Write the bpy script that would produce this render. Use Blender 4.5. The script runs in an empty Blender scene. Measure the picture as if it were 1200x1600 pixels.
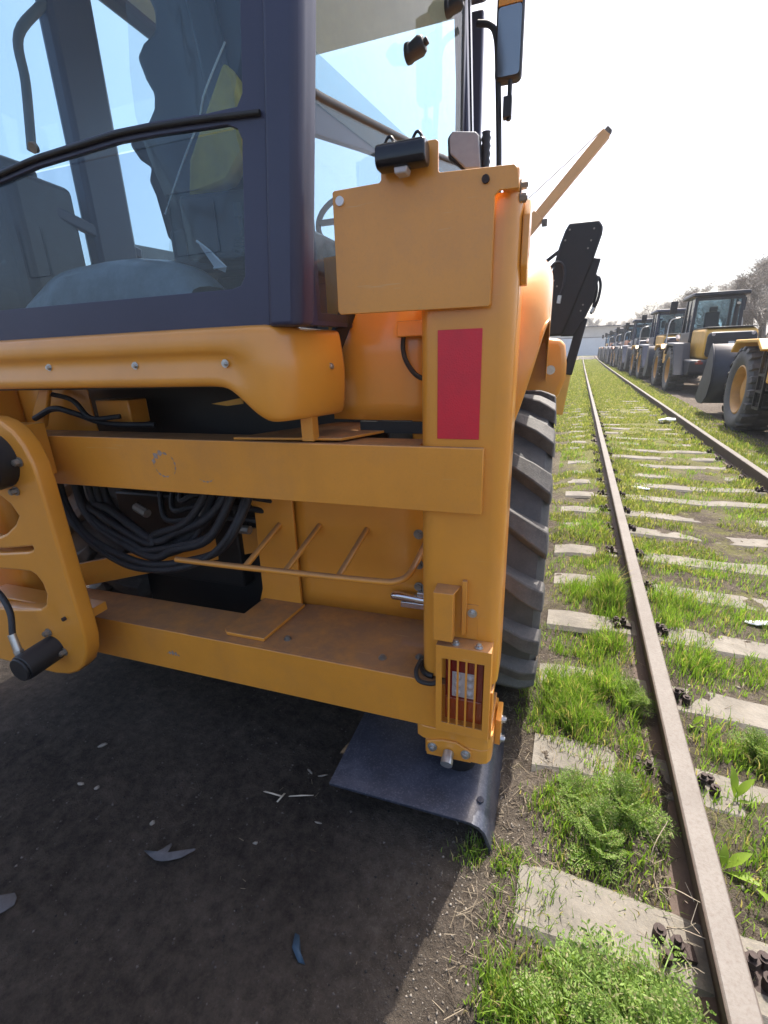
import bpy, bmesh, math, random
import numpy as np
from mathutils import Vector, Matrix, noise as mnoise

random.seed(7)
rng = np.random.default_rng(11)
R = math.radians
S = bpy.context.scene
COL = S.collection

# ------------------------------------------------------------------ camera
EYE = 1.60
YAW, PITCH, ROLL = R(-22.43), R(18.77), R(1.97)
cy, sy = math.cos(YAW), math.sin(YAW)
fwd = Vector((sy * math.cos(PITCH), cy * math.cos(PITCH), -math.sin(PITCH)))
right = Vector((cy, -sy, 0))
down = fwd.cross(right)
r2 = right * math.cos(ROLL) + down * math.sin(ROLL)
d2 = down * math.cos(ROLL) - right * math.sin(ROLL)
cd = bpy.data.cameras.new('camera')
cam = bpy.data.objects.new('camera', cd)
COL.objects.link(cam)
u2, b2 = -d2, -fwd
cam.matrix_world = Matrix(((r2.x, u2.x, b2.x, 0), (r2.y, u2.y, b2.y, 0), (r2.z, u2.z, b2.z, EYE), (0, 0, 0, 1)))
cd.sensor_fit = 'VERTICAL'
cd.sensor_height = 24
cd.lens = 721 / 1600 * 24
cd.clip_start = 0.02
cd.clip_end = 3000
S.camera = cam

# ------------------------------------------------------------------ light
SUN_EL, SUN_AZ = R(60), R(11.5)          # azimuth from +Y towards +X
w = bpy.data.worlds.new('World')
S.world = w
w.use_nodes = True
wn = w.node_tree
bg = wn.nodes['Background']
sky = wn.nodes.new('ShaderNodeTexSky')
sky.sky_type = 'NISHITA'
sky.sun_disc = False
sky.sun_elevation = SUN_EL
sky.sun_rotation = SUN_AZ
sky.altitude = 100
sky.air_density = 0.85
sky.dust_density = 5.0
sky.ozone_density = 0.6
wn.links.new(sky.outputs[0], bg.inputs[0])
bg.inputs[1].default_value = 0.15
sl = bpy.data.lights.new('sun', 'SUN')
sl.energy = 4.0
sl.angle = R(0.53)
sl.color = (1.0, 0.95, 0.86)
sun = bpy.data.objects.new('sun', sl)
COL.objects.link(sun)
sv = Vector((math.sin(SUN_AZ) * math.cos(SUN_EL), math.cos(SUN_AZ) * math.cos(SUN_EL), math.sin(SUN_EL)))
sun.rotation_euler = sv.to_track_quat('Z', 'Y').to_euler()
S.view_settings.view_transform = 'Standard'
S.view_settings.look = 'None'
S.view_settings.exposure = 1.36
S.view_settings.gamma = 1
S.render.film_transparent = False
S.cycles.max_bounces = 8
S.cycles.transparent_max_bounces = 16
S.cycles.use_denoising = True

# ------------------------------------------------------------------ helpers
def tag(o, label=None, cat=None, group=None, kind=None):
    if label: o['label'] = label
    if cat: o['category'] = cat
    if group: o['group'] = group
    if kind: o['kind'] = kind
    return o

def empty(name, loc, rz=0):
    o = bpy.data.objects.new(name, None)
    o.location = loc
    o.rotation_euler = (0, 0, rz)
    o.empty_display_size = 0.2
    COL.objects.link(o)
    return o

def kids(o):
    return [c for c in o.children]

def copy_tree(o, parent=None):
    c = o.copy()
    COL.objects.link(c)
    if parent is not None:
        c.parent = parent
    for ch in kids(o):
        copy_tree(ch, c)
    return c

class MB:
    """collects shapes and links them as one mesh object"""
    def __init__(self, off=(0, 0, 0)):
        self.v, self.f, self.m, self.off, self.mi = [], [], [], Vector(off), 0
    def add(self, vs, fs):
        n = len(self.v)
        self.v += [tuple(Vector(p)) for p in vs]
        self.f += [tuple(i + n for i in f) for f in fs]
        self.m += [self.mi] * len(fs)
        return self
    def box(self, x0, x1, y0, y1, z0, z1):
        vs = [(x, y, z) for z in (z0, z1) for y in (y0, y1) for x in (x0, x1)]
        return self.add(vs, [(0, 2, 3, 1), (4, 5, 7, 6), (0, 1, 5, 4), (2, 6, 7, 3), (0, 4, 6, 2), (1, 3, 7, 5)])
    def obox(self, c, s, rot=(0, 0, 0)):
        from mathutils import Euler
        m = Euler(rot).to_matrix()
        c = Vector(c)
        vs = [c + m @ Vector((x * s[0] / 2, y * s[1] / 2, z * s[2] / 2)) for z in (-1, 1) for y in (-1, 1) for x in (-1, 1)]
        return self.add(vs, [(0, 2, 3, 1), (4, 5, 7, 6), (0, 1, 5, 4), (2, 6, 7, 3), (0, 4, 6, 2), (1, 3, 7, 5)])
    def bar(self, p0, p1, w, h, up=(0, 0, 1)):
        p0, p1 = Vector(p0), Vector(p1)
        d = (p1 - p0).normalized()
        s = d.cross(Vector(up)).normalized()
        t = s.cross(d)
        vs = [p + s * a * w / 2 + t * b * h / 2 for p in (p0, p1) for b in (-1, 1) for a in (-1, 1)]
        return self.add(vs, [(0, 2, 3, 1), (4, 5, 7, 6), (0, 1, 5, 4), (2, 6, 7, 3), (0, 4, 6, 2), (1, 3, 7, 5)])
    def prism(self, poly, axis, a, b):
        """poly: 2D points; axis: the axis of extrusion. x: (y,z) y: (x,z) z: (x,y)"""
        n = len(poly)
        def P(p, t):
            return {'x': (t, p[0], p[1]), 'y': (p[0], t, p[1]), 'z': (p[0], p[1], t)}[axis]
        vs = [P(p, a) for p in poly] + [P(p, b) for p in poly]
        fs = [tuple(range(n - 1, -1, -1)), tuple(range(n, 2 * n))]
        fs += [(i, (i + 1) % n, n + (i + 1) % n, n + i) for i in range(n)]
        return self.add(vs, fs)
    def tube(self, pts, r, n=10, cap=True):
        pts = [Vector(p) for p in pts]
        rs = r if isinstance(r, (list, tuple)) else [r] * len(pts)
        ref = None
        vs, fs = [], []
        for i, p in enumerate(pts):
            if i == 0: d = pts[1] - p
            elif i == len(pts) - 1: d = p - pts[i - 1]
            else: d = pts[i + 1] - pts[i - 1]
            d.normalize()
            if ref is None:
                ref = d.orthogonal().normalized()
            ref = (ref - d * ref.dot(d)).normalized()
            s = d.cross(ref)
            for k in range(n):
                a = 2 * math.pi * k / n
                vs.append(p + (ref * math.cos(a) + s * math.sin(a)) * rs[i])
        for i in range(len(pts) - 1):
            for k in range(n):
                a, b = i * n + k, i * n + (k + 1) % n
                fs.append((a, b, b + n, a + n))
        if cap:
            fs.append(tuple(range(n - 1, -1, -1)))
            m = (len(pts) - 1) * n
            fs.append(tuple(range(m, m + n)))
        return self.add(vs, fs)
    def cyl(self, p0, p1, r, n=16, r2=None):
        return self.tube([p0, p1], [r, r if r2 is None else r2], n)
    def lathe(self, prof, c, axis='x', n=48, a0=0, a1=2 * math.pi):
        """prof: (radius, along axis)"""
        vs, fs = [], []
        full = abs(a1 - a0 - 2 * math.pi) < 1e-6
        m = n if full else n + 1
        for k in range(m):
            a = a0 + (a1 - a0) * k / n
            for (r, t) in prof:
                p = {'x': (t, r * math.cos(a), r * math.sin(a)), 'y': (r * math.cos(a), t, r * math.sin(a)), 'z': (r * math.cos(a), r * math.sin(a), t)}[axis]
                vs.append(Vector(p) + Vector(c))
        q = len(prof)
        for k in range(n):
            for i in range(q - 1):
                a, b = k * q + i, ((k + 1) % m) * q + i
                fs.append((a, b, b + 1, a + 1))
        return self.add(vs, fs)
    def grid(self, rows):
        n, m = len(rows), len(rows[0])
        vs = [p for r in rows for p in r]
        fs = [(i * m + j, i * m + j + 1, (i + 1) * m + j + 1, (i + 1) * m + j) for i in range(n - 1) for j in range(m - 1)]
        return self.add(vs, fs)
    def hexbolt(self, p, d, r=0.011, h=0.009):
        d = Vector(d).normalized()
        p = Vector(p)
        self.cyl(p, p + d * 0.003, r * 1.45, 14)
        self.cyl(p + d * 0.003, p + d * (0.003 + h), r, 6)
        return self.cyl(p + d * (0.003 + h), p + d * (0.006 + h), r * 0.6, 10)
    def build(self, name, mat, parent=None, bevel=0, smooth=40, solid=0, seg=2, sub=0):
        me = bpy.data.meshes.new(name)
        o = self.off
        me.from_pydata([(a - o.x, b - o.y, c - o.z) for a, b, c in self.v], [], self.f)
        mats = mat if isinstance(mat, (list, tuple)) else [mat]
        for m in mats:
            me.materials.append(m)
        if len(mats) > 1:
            me.polygons.foreach_set('material_index', self.m)
        bm = bmesh.new()
        bm.from_mesh(me)
        bmesh.ops.recalc_face_normals(bm, faces=bm.faces)
        bm.to_mesh(me)
        bm.free()
        if smooth:
            me.polygons.foreach_set('use_smooth', [True] * len(me.polygons))
            me.set_sharp_from_angle(angle=R(smooth))
        ob = bpy.data.objects.new(name, me)
        COL.objects.link(ob)
        if parent is not None:
            ob.parent = parent
        if solid:
            md = ob.modifiers.new('thick', 'SOLIDIFY')
            md.thickness = solid
            md.offset = 0
        if bevel:
            md = ob.modifiers.new('edge', 'BEVEL')
            md.width = bevel
            md.segments = seg
            md.limit_method = 'ANGLE'
            md.angle_limit = R(35)
            md.harden_normals = False
        if sub:
            md = ob.modifiers.new('sub', 'SUBSURF')
            md.levels = md.render_levels = sub
        return ob

def holed_plate(outer, holes, plane_y, depth, name, mat, parent, off, bevel=0.006):
    """a thick plate in the x-z plane with holes cut in it"""
    cu = bpy.data.curves.new(name, 'CURVE')
    cu.dimensions = '2D'
    cu.fill_mode = 'BOTH'
    cu.extrude = depth / 2 - bevel
    cu.bevel_depth = bevel
    cu.bevel_resolution = 2
    for poly in [outer] + holes:
        sp = cu.splines.new('POLY')
        sp.points.add(len(poly) - 1)
        for p, q in zip(sp.points, poly):
            p.co = (q[0], q[1], 0, 1)
        sp.use_cyclic_u = True
    tmp = bpy.data.objects.new('tmp', cu)
    COL.objects.link(tmp)
    dg = bpy.context.evaluated_depsgraph_get()
    me = bpy.data.meshes.new_from_object(tmp.evaluated_get(dg))
    bpy.data.objects.remove(tmp)
    bpy.data.curves.remove(cu)
    me.transform(Matrix.Rotation(R(90), 4, 'X'))
    me.transform(Matrix.Translation((-off[0], plane_y + depth / 2 - off[1], -off[2])))
    me.materials.clear()
    me.materials.append(mat)
    me.polygons.foreach_set('use_smooth', [True] * len(me.polygons))
    me.set_sharp_from_angle(angle=R(50))
    ob = bpy.data.objects.new(name, me)
    COL.objects.link(ob)
    ob.parent = parent
    return ob

def arc(cx, cz, r, a0, a1, n):
    return [(cx + r * math.cos(R(a0 + (a1 - a0) * i / n)), cz + r * math.sin(R(a0 + (a1 - a0) * i / n))) for i in range(n + 1)]

def smooth_path(pts, n=8):
    """Catmull-Rom through points"""
    P = [Vector(p) for p in pts]
    P = [P[0] * 2 - P[1]] + P + [P[-1] * 2 - P[-2]]
    out = []
    for i in range(1, len(P) - 2):
        a, b, c, d = P[i - 1:i + 3]
        for k in range(n):
            t = k / n
            out.append(0.5 * ((2 * b) + (c - a) * t + (2 * a - 5 * b + 4 * c - d) * t * t + (3 * b - a - 3 * c + d) * t ** 3))
    out.append(P[-2])
    return out

# ------------------------------------------------------------------ materials
def nodes(name):
    m = bpy.data.materials.new(name)
    m.use_nodes = True
    t = m.node_tree
    return m, t, t.nodes['Principled BSDF']

def N(t, typ, **kw):
    n = t.nodes.new(typ)
    for k, v in kw.items():
        if k.startswith('i_'):
            key = k[2:]
            n.inputs[int(key) if key.isdigit() else key].default_value = v
        else:
            setattr(n, k, v)
    return n

def noise_tex(t, scale, detail=4, rough=0.6, vec=None):
    n = N(t, 'ShaderNodeTexNoise', i_Scale=scale, i_Detail=detail, i_Roughness=rough)
    if vec is None:
        vec = t.nodes.get('TC')
        if vec is None:
            vec = N(t, 'ShaderNodeTexCoord')
            vec.name = 'TC'
        vec = vec.outputs['Object']
    t.links.new(vec, n.inputs['Vector'])
    return n

def ramp(t, src, stops):
    r = N(t, 'ShaderNodeValToRGB')
    while len(r.color_ramp.elements) < len(stops):
        r.color_ramp.elements.new(0.5)
    for e, (p, c) in zip(r.color_ramp.elements, stops):
        e.position = p
        e.color = c if len(c) == 4 else (*c, 1)
    t.links.new(src, r.inputs[0])
    return r

def mix(t, fac, a, b, mode='MIX'):
    m = N(t, 'ShaderNodeMix', data_type='RGBA', blend_type=mode)
    for s, v in ((m.inputs[0], fac), (m.inputs[6], a), (m.inputs[7], b)):
        if hasattr(v, 'links') or isinstance(v, bpy.types.NodeSocket):
            t.links.new(v, s)
        elif isinstance(v, (int, float)):
            s.default_value = v
        else:
            s.default_value = v if len(v) == 4 else (*v, 1)
    return m.outputs[2]

def math_node(t, op, a, b=0.0, clamp=False):
    m = N(t, 'ShaderNodeMath', operation=op, use_clamp=clamp)
    for s, v in ((m.inputs[0], a), (m.inputs[1], b)):
        if isinstance(v, bpy.types.NodeSocket): t.links.new(v, s)
        else: s.default_value = v
    return m.outputs[0]

def bump(t, bsdf, src, strength, dist=0.01):
    b = N(t, 'ShaderNodeBump', i_Strength=strength, i_Distance=dist)
    t.links.new(src, b.inputs['Height'])
    t.links.new(b.outputs[0], bsdf.inputs['Normal'])

def surf(name, c, rough=0.5, metal=0.0, var=0.25, scale=6, dust=0.0, dustc=(0.23, 0.17, 0.12), bmp=0.0, bscale=60, coat=0.0, c2=None, fine=0.0):
    m, t, b = nodes(name)
    n = noise_tex(t, scale, 6, 0.65)
    dark = c2 if c2 else tuple(x * (1 - var) for x in c)
    f = ramp(t, n.outputs[0], [(0.35, (0, 0, 0)), (0.68, (1, 1, 1))])
    col = mix(t, f.outputs[0], dark, c)
    if fine:
        n2 = noise_tex(t, 140, 3, 0.7)
        f2 = ramp(t, n2.outputs[0], [(0.52, (0, 0, 0)), (0.75, (fine, fine, fine))])
        col = mix(t, f2.outputs[0], col, dustc)
    if dust:
        g = N(t, 'ShaderNodeNewGeometry')
        sx = N(t, 'ShaderNodeSeparateXYZ')
        t.links.new(g.outputs['Normal'], sx.inputs[0])
        up = N(t, 'ShaderNodeMapRange', i_1=0.35, i_2=0.95, i_3=0.0, i_4=dust)
        t.links.new(sx.outputs[2], up.inputs[0])
        nd = noise_tex(t, 9, 5, 0.7)
        fd = ramp(t, nd.outputs[0], [(0.25, (0.45, 0.45, 0.45)), (0.6, (1, 1, 1))])
        fac = math_node(t, 'MULTIPLY', up.outputs[0], fd.outputs[0], True)
        col = mix(t, fac, col, dustc)
        rr = N(t, 'ShaderNodeMapRange', i_1=0.0, i_2=1.0, i_3=rough, i_4=0.85)
        t.links.new(fac, rr.inputs[0])
        t.links.new(rr.outputs[0], b.inputs['Roughness'])
    else:
        b.inputs['Roughness'].default_value = rough
    t.links.new(col, b.inputs['Base Color'])
    b.inputs['Metallic'].default_value = metal
    if coat:
        b.inputs['Coat Weight'].default_value = coat
        b.inputs['Coat Roughness'].default_value = 0.12
    if bmp:
        nb = noise_tex(t, bscale, 4, 0.6)
        bump(t, b, nb.outputs[0], bmp)
    return m

def worn(m, amount=1.0, rust=(0.16, 0.075, 0.035), c1=(0.36, 0.14, 0.035), c2=(0.42, 0.20, 0.08), c4=(0.62, 0.42, 0.20)):
    t = m.node_tree
    b = t.nodes['Principled BSDF']
    src = b.inputs['Base Color'].links[0].from_socket
    mp = N(t, 'ShaderNodeMapping')
    mp.inputs['Scale'].default_value = (11, 11, 1.6)
    t.links.new(t.nodes['TC'].outputs['Object'], mp.inputs[0])
    st = noise_tex(t, 1.0, 5, 0.6, mp.outputs[0])
    f = ramp(t, st.outputs[0], [(0.45, (0, 0, 0)), (0.85, (0.17 * amount,) * 3)])
    col = mix(t, f.outputs[0], src, c1)
    big = noise_tex(t, 4.5, 6, 0.72)
    f2 = ramp(t, big.outputs[0], [(0.5, (0, 0, 0)), (0.78, (0.30 * amount,) * 3)])
    col = mix(t, f2.outputs[0], col, c2)
    ch = noise_tex(t, 62, 7, 0.8)
    f3 = ramp(t, ch.outputs[0], [(0.685, (0, 0, 0)), (0.70, (0.75 * amount,) * 3)])
    col = mix(t, f3.outputs[0], col, rust)
    mp2 = N(t, 'ShaderNodeMapping')
    mp2.inputs['Scale'].default_value = (3, 60, 60)
    mp2.inputs['Rotation'].default_value = (0.3, 0.5, 0.2)
    t.links.new(t.nodes['TC'].outputs['Object'], mp2.inputs[0])
    sc = noise_tex(t, 2.0, 3, 0.5, mp2.outputs[0])
    f4 = ramp(t, sc.outputs[0], [(0.70, (0, 0, 0)), (0.74, (0.30 * amount,) * 3)])
    col = mix(t, f4.outputs[0], col, c4)
    t.links.new(col, b.inputs['Base Color'])
    if not b.inputs['Roughness'].links:
        r = N(t, 'ShaderNodeMapRange', i_1=0.3, i_2=0.75, i_3=b.inputs['Roughness'].default_value - .04, i_4=b.inputs['Roughness'].default_value + .22)
        t.links.new(big.outputs[0], r.inputs[0])
        t.links.new(r.outputs[0], b.inputs['Roughness'])

def glass(name, tint, refl=1.0, rough=0.02, dirt=0.0, dirtc=(0.45, 0.45, 0.42)):
    m = bpy.data.materials.new(name)
    m.use_nodes = True
    t = m.node_tree
    t.nodes.remove(t.nodes['Principled BSDF'])
    out = t.nodes['Material Output']
    tr = N(t, 'ShaderNodeBsdfTransparent', i_Color=(*tint, 1))
    gl = N(t, 'ShaderNodeBsdfGlossy', i_Roughness=rough)
    ge = N(t, 'ShaderNodeNewGeometry')
    dp = N(t, 'ShaderNodeVectorMath', operation='DOT_PRODUCT')
    t.links.new(ge.outputs['Normal'], dp.inputs[0])
    t.links.new(ge.outputs['Incoming'], dp.inputs[1])
    k5 = math_node(t, 'POWER', math_node(t, 'SUBTRACT', 1.0, math_node(t, 'ABSOLUTE', dp.outputs['Value'])), 5.0)
    fr = math_node(t, 'ADD', math_node(t, 'MULTIPLY', k5, 0.92), 0.05)
    fac = math_node(t, 'MULTIPLY', fr, refl, True)
    mx = N(t, 'ShaderNodeMixShader')
    t.links.new(fac, mx.inputs[0])
    t.links.new(tr.outputs[0], mx.inputs[1])
    t.links.new(gl.outputs[0], mx.inputs[2])
    last = mx
    if dirt:
        df = N(t, 'ShaderNodeBsdfDiffuse', i_Color=(*dirtc, 1))
        n = noise_tex(t, 14, 8, 0.75)
        r = ramp(t, n.outputs[0], [(0.3, (dirt * 0.35,) * 3), (0.75, (dirt,) * 3)])
        m2 = N(t, 'ShaderNodeMixShader')
        t.links.new(r.outputs[0], m2.inputs[0])
        t.links.new(mx.outputs[0], m2.inputs[1])
        t.links.new(df.outputs[0], m2.inputs[2])
        last = m2
    t.links.new(last.outputs[0], out.inputs[0])
    return m

YEL = (0.74, 0.300, 0.036)
M = {}
M['yellow'] = surf('yellow_paint', YEL, 0.38, var=0.10, scale=3, dust=0.8, bmp=0.03, bscale=220, coat=0.35, fine=0.10, dustc=(0.17, 0.105, 0.07))
M['yellow_clean'] = surf('yellow_gloss_paint', (0.74, 0.300, 0.036), 0.30, var=0.07, scale=4, dust=0.15, bmp=0.05, bscale=40, coat=0.5)
worn(M['yellow'])
worn(M['yellow_clean'], .55)
M['yellow_flat'] = surf('yellow_loader_paint', (0.66, 0.36, 0.05), 0.45, var=0.2, scale=3, dust=0.12)
M['orange'] = surf('orange_loader_paint', (0.50, 0.16, 0.05), 0.5, var=0.25, scale=3, dust=0.3)
M['cab_grey'] = surf('cab_dark_paint', (0.040, 0.042, 0.080), 0.40, var=0.12, scale=5, bmp=0.02, fine=0.06, dustc=(0.1, 0.1, 0.11))
M['black'] = surf('black_steel', (0.010, 0.010, 0.011), 0.5, var=0.3, scale=8, dust=0.06, dustc=(0.12, 0.11, 0.1))
M['black_plastic'] = surf('black_plastic', (0.016, 0.016, 0.018), 0.5, var=0.2, scale=20)
M['gloss_black'] = surf('gloss_black_plastic', (0.008, 0.008, 0.012), 0.18, var=0.1, scale=20)
M['rubber'] = surf('seal_rubber', (0.02, 0.018, 0.016), 0.55, var=0.2, scale=30)
M['hose'] = surf('hose_rubber', (0.018, 0.019, 0.024), 0.5, var=0.5, scale=30, bmp=0.4, bscale=200, dust=0.12, dustc=(0.11, 0.1, 0.09))
M['tyre'] = surf('tyre_rubber', (0.095, 0.092, 0.089), 0.7, var=0.35, scale=10, bmp=0.15, bscale=120, fine=0.25, dustc=(0.16, 0.14, 0.12))
M['tyre_dust'] = surf('tyre_lug_rubber', (0.125, 0.116, 0.107), 0.75, var=0.4, scale=16, bmp=0.2, bscale=160, fine=0.5, dustc=(0.19, 0.165, 0.14))
M['pad'] = surf('pad_navy_paint', (0.034, 0.040, 0.064), 0.36, var=0.45, scale=9, bmp=0.10, bscale=45, coat=0.25, fine=0.6, dustc=(0.17, 0.17, 0.195), dust=0.10)
worn(M['pad'], 1.0, (0.30, 0.30, 0.33), (0.07, 0.075, 0.09), (0.16, 0.16, 0.18), (0.13, 0.13, 0.15))
worn(M['black'], .6, (0.12, 0.07, 0.05), (0.02, 0.02, 0.02), (0.05, 0.045, 0.04), (0.08, 0.075, 0.07))
M['zinc'] = surf('zinc_bolt', (0.62, 0.62, 0.60), 0.35, 0.9, var=0.2, scale=60)
M['zinc_dull'] = surf('dull_bolt', (0.33, 0.30, 0.26), 0.5, 0.7, var=0.3, scale=60)
M['chrome'] = surf('bright_steel', (0.75, 0.75, 0.76), 0.12, 1.0, var=0.1, scale=30)
def reflector_mat():
    m, t, b = nodes('red_reflector')
    tc = N(t, 'ShaderNodeTexCoord')
    tc.name = 'TC'
    v = N(t, 'ShaderNodeTexVoronoi', feature='DISTANCE_TO_EDGE', i_Scale=150.0)
    t.links.new(tc.outputs['Object'], v.inputs['Vector'])
    n = noise_tex(t, 14, 5, 0.7)
    f = ramp(t, v.outputs[0], [(0.0, (0.75, 0.75, 0.75)), (0.12, (0, 0, 0))])
    c = mix(t, ramp(t, n.outputs[0], [(0.4, (0, 0, 0)), (0.75, (0.5, 0.5, 0.5))]).outputs[0], (0.66, 0.016, 0.035), (0.45, 0.02, 0.035))
    c = mix(t, math_node(t, 'MULTIPLY', f.outputs[0], 0.4), c, (0.62, 0.05, 0.07))
    t.links.new(c, b.inputs['Base Color'])
    b.inputs['Roughness'].default_value = 0.35
    bump(t, b, v.outputs[0], 0.25, 0.003)
    return m
M['red'] = reflector_mat()
M['amber'] = surf('amber_reflector', (0.75, 0.30, 0.02), 0.3, var=0.1, scale=20)
M['red_lens'] = surf('red_lens', (0.20, 0.012, 0.008), 0.15, var=0.2, scale=30, coat=0.8)
M['amber_lens'] = surf('amber_lens', (0.33, 0.055, 0.012), 0.15, var=0.2, scale=30, coat=0.8)
M['lens_white'] = surf('clear_lens', (0.50, 0.44, 0.42), 0.2, var=0.2, scale=40, coat=0.5)
M['grey_lamp'] = surf('grey_lamp_plastic', (0.33, 0.34, 0.36), 0.5, var=0.15, scale=25)
M['seat'] = surf('seat_vinyl', (0.012, 0.013, 0.020), 0.4, var=0.3, scale=12, bmp=0.1, bscale=30)
M['cab_trim'] = surf('grey_trim', (0.16, 0.18, 0.19), 0.6, var=0.2, scale=5)
M['film_grey'] = surf('pale_wrapping_film', (0.30, 0.34, 0.36), 0.35, var=0.35, scale=7, bmp=0.6, bscale=9)
M['glass'] = glass('cab_glass', (0.70, 0.83, 0.87), 1.1, dirt=0.03, dirtc=(0.4, 0.45, 0.46))
M['glass_side'] = glass('side_glass', (0.60, 0.75, 0.78), 0.6, dirt=0.16, dirtc=(0.6, 0.65, 0.62))
M['glass_low'] = glass('dusty_lower_glass', (0.52, 0.63, 0.70), 1.0, dirt=0.06, dirtc=(0.32, 0.36, 0.38))
M['film'] = glass('clear_film', (0.86, 0.88, 0.86), 1.2, 0.15, dirt=0.035)
M['headliner'] = surf('pale_headliner', (0.46, 0.57, 0.60), 0.8, var=0.1, scale=4)
M['print_line'] = surf('printed_line', (0.05, 0.06, 0.08), 0.6, var=.2, scale=200)
M['mirror'] = surf('mirror_glass', (0.24, 0.25, 0.25), 0.10, 1.0, var=0.1, scale=3)
M['rail_rust'] = surf('rail_steel', (0.16, 0.105, 0.082), 0.6, 0.15, var=0.3, scale=5, fine=0.3, dustc=(0.26, 0.18, 0.14), bmp=0.12, bscale=70)
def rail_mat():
    m, t, b = nodes('rail_steel_worn_sunlit_head')
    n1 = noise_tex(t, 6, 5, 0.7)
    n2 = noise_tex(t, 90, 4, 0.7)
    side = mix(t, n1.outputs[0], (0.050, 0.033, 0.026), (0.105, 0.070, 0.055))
    head = mix(t, n1.outputs[0], (0.105, 0.090, 0.078), (0.195, 0.178, 0.160))  # head: wear plus painted sun glare; side: rust darkened for the rail's shade
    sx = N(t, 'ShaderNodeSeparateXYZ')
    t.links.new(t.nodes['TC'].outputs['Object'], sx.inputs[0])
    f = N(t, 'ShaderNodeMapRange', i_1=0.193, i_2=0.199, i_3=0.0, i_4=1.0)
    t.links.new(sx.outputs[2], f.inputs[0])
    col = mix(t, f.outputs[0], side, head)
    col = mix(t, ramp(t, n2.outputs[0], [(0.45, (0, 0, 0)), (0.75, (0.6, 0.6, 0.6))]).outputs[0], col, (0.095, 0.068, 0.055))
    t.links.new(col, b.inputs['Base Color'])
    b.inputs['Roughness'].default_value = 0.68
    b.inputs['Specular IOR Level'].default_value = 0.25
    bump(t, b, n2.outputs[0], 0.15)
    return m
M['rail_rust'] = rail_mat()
M['rust_dark'] = surf('rusty_fastening', (0.045, 0.026, 0.022), 0.75, 0.1, var=0.4, scale=25, bmp=0.3, bscale=90)
M['tie'] = surf('weathered_concrete', (0.185, 0.167, 0.142), 0.9, var=0.38, scale=7, fine=0.5, dustc=(0.24, 0.20, 0.15), bmp=0.35, bscale=55)
worn(M['tie'], 1.3, (0.07, 0.055, 0.04), (0.17, 0.145, 0.11), (0.10, 0.085, 0.065), (0.36, 0.33, 0.28))
M['stone'] = surf('grey_stone', (0.30, 0.29, 0.28), 0.9, var=0.4, scale=12, bmp=0.5, bscale=40)
M['paper'] = surf('white_litter', (0.80, 0.82, 0.84), 0.7, var=0.1, scale=20)
M['chip'] = surf('dull_chip', (0.26, 0.235, 0.20), 0.85, var=0.35, scale=60)
M['tan_boom'] = surf('orange_boom_paint', (0.64, 0.30, 0.075), 0.5, var=0.15, scale=1)
M['loader_blue'] = surf('loader_blue_black', (0.016, 0.027, 0.068), 0.4, var=0.3, scale=3, dust=0.08)
M['wood'] = surf('pale_splinter', (0.55, 0.48, 0.38), 0.8, var=0.25, scale=30)
M['cloth'] = surf('grey_rag', (0.095, 0.092, 0.10), 0.9, var=0.3, scale=40)
M['blue_scrap'] = surf('blue_scrap', (0.018, 0.05, 0.09), 0.6, var=0.4, scale=30)
M['bark'] = surf('bark', (0.16, 0.13, 0.11), 0.9, var=0.4, scale=6)
M['twig'] = surf('bare_twigs', (0.30, 0.265, 0.225), 0.9, var=0.4, scale=1.5)
M['dry'] = surf('dry_stalk', (0.42, 0.35, 0.26), 0.85, var=0.3, scale=40)
M['shed_wall'] = surf('pale_blue_sheet', (0.62, 0.68, 0.74), 0.6, var=0.1, scale=0.6)
M['shed_beige'] = surf('beige_sheet', (0.58, 0.55, 0.50), 0.7, var=0.15, scale=0.5)
M['roof_dark'] = surf('dark_roof', (0.05, 0.05, 0.055), 0.7, var=0.2, scale=1)
M['loader_dark'] = surf('loader_dark_paint', (0.012, 0.014, 0.024), 0.4, var=0.3, scale=3, dust=0.12, dustc=(0.14, 0.13, 0.12))
M['loader_glass'] = glass('loader_glass', (0.50, 0.66, 0.76), 0.8)
M['rim'] = surf('rim_paint', (0.50, 0.25, 0.05), 0.5, var=0.25, scale=6, dust=0.2)
M['silver'] = surf('silver_paint', (0.6, 0.62, 0.64), 0.4, 0.3, var=0.15, scale=8)
M['bucket'] = surf('bucket_steel', (0.035, 0.040, 0.056), 0.5, 0.2, var=0.4, scale=4, dust=0.25)

def leaf_mat(name, a, b, rough=0.55, trans=0.35, dry=None):
    m, t, p = nodes(name)
    g = N(t, 'ShaderNodeNewGeometry')
    r = ramp(t, g.outputs['Random Per Island'], [(0.0, a), (0.80, b), (0.86, dry), (1.0, dry)] if dry else [(0.0, a), (1.0, b)])
    t.links.new(r.outputs[0], p.inputs['Base Color'])
    p.inputs['Roughness'].default_value = rough
    p.inputs['Specular IOR Level'].default_value = 0.3
    tl = N(t, 'ShaderNodeBsdfTranslucent')
    br = mix(t, 1.0, r.outputs[0], (1.3, 1.35, 0.7), 'MULTIPLY')
    t.links.new(br, tl.inputs[0])
    ms = N(t, 'ShaderNodeMixShader')
    ms.inputs[0].default_value = trans
    t.links.new(p.outputs[0], ms.inputs[1])
    t.links.new(tl.outputs[0], ms.inputs[2])
    t.links.new(ms.outputs[0], t.nodes['Material Output'].inputs[0])
    return m
M['grass'] = leaf_mat('grass_blades', (0.095, 0.185, 0.022), (0.245, 0.36, 0.06), 0.5, 0.45, (0.36, 0.30, 0.15))
M['grass_far'] = leaf_mat('short_grass', (0.12, 0.16, 0.035), (0.29, 0.305, 0.09), 0.6, 0.4, (0.40, 0.35, 0.18))
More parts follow.
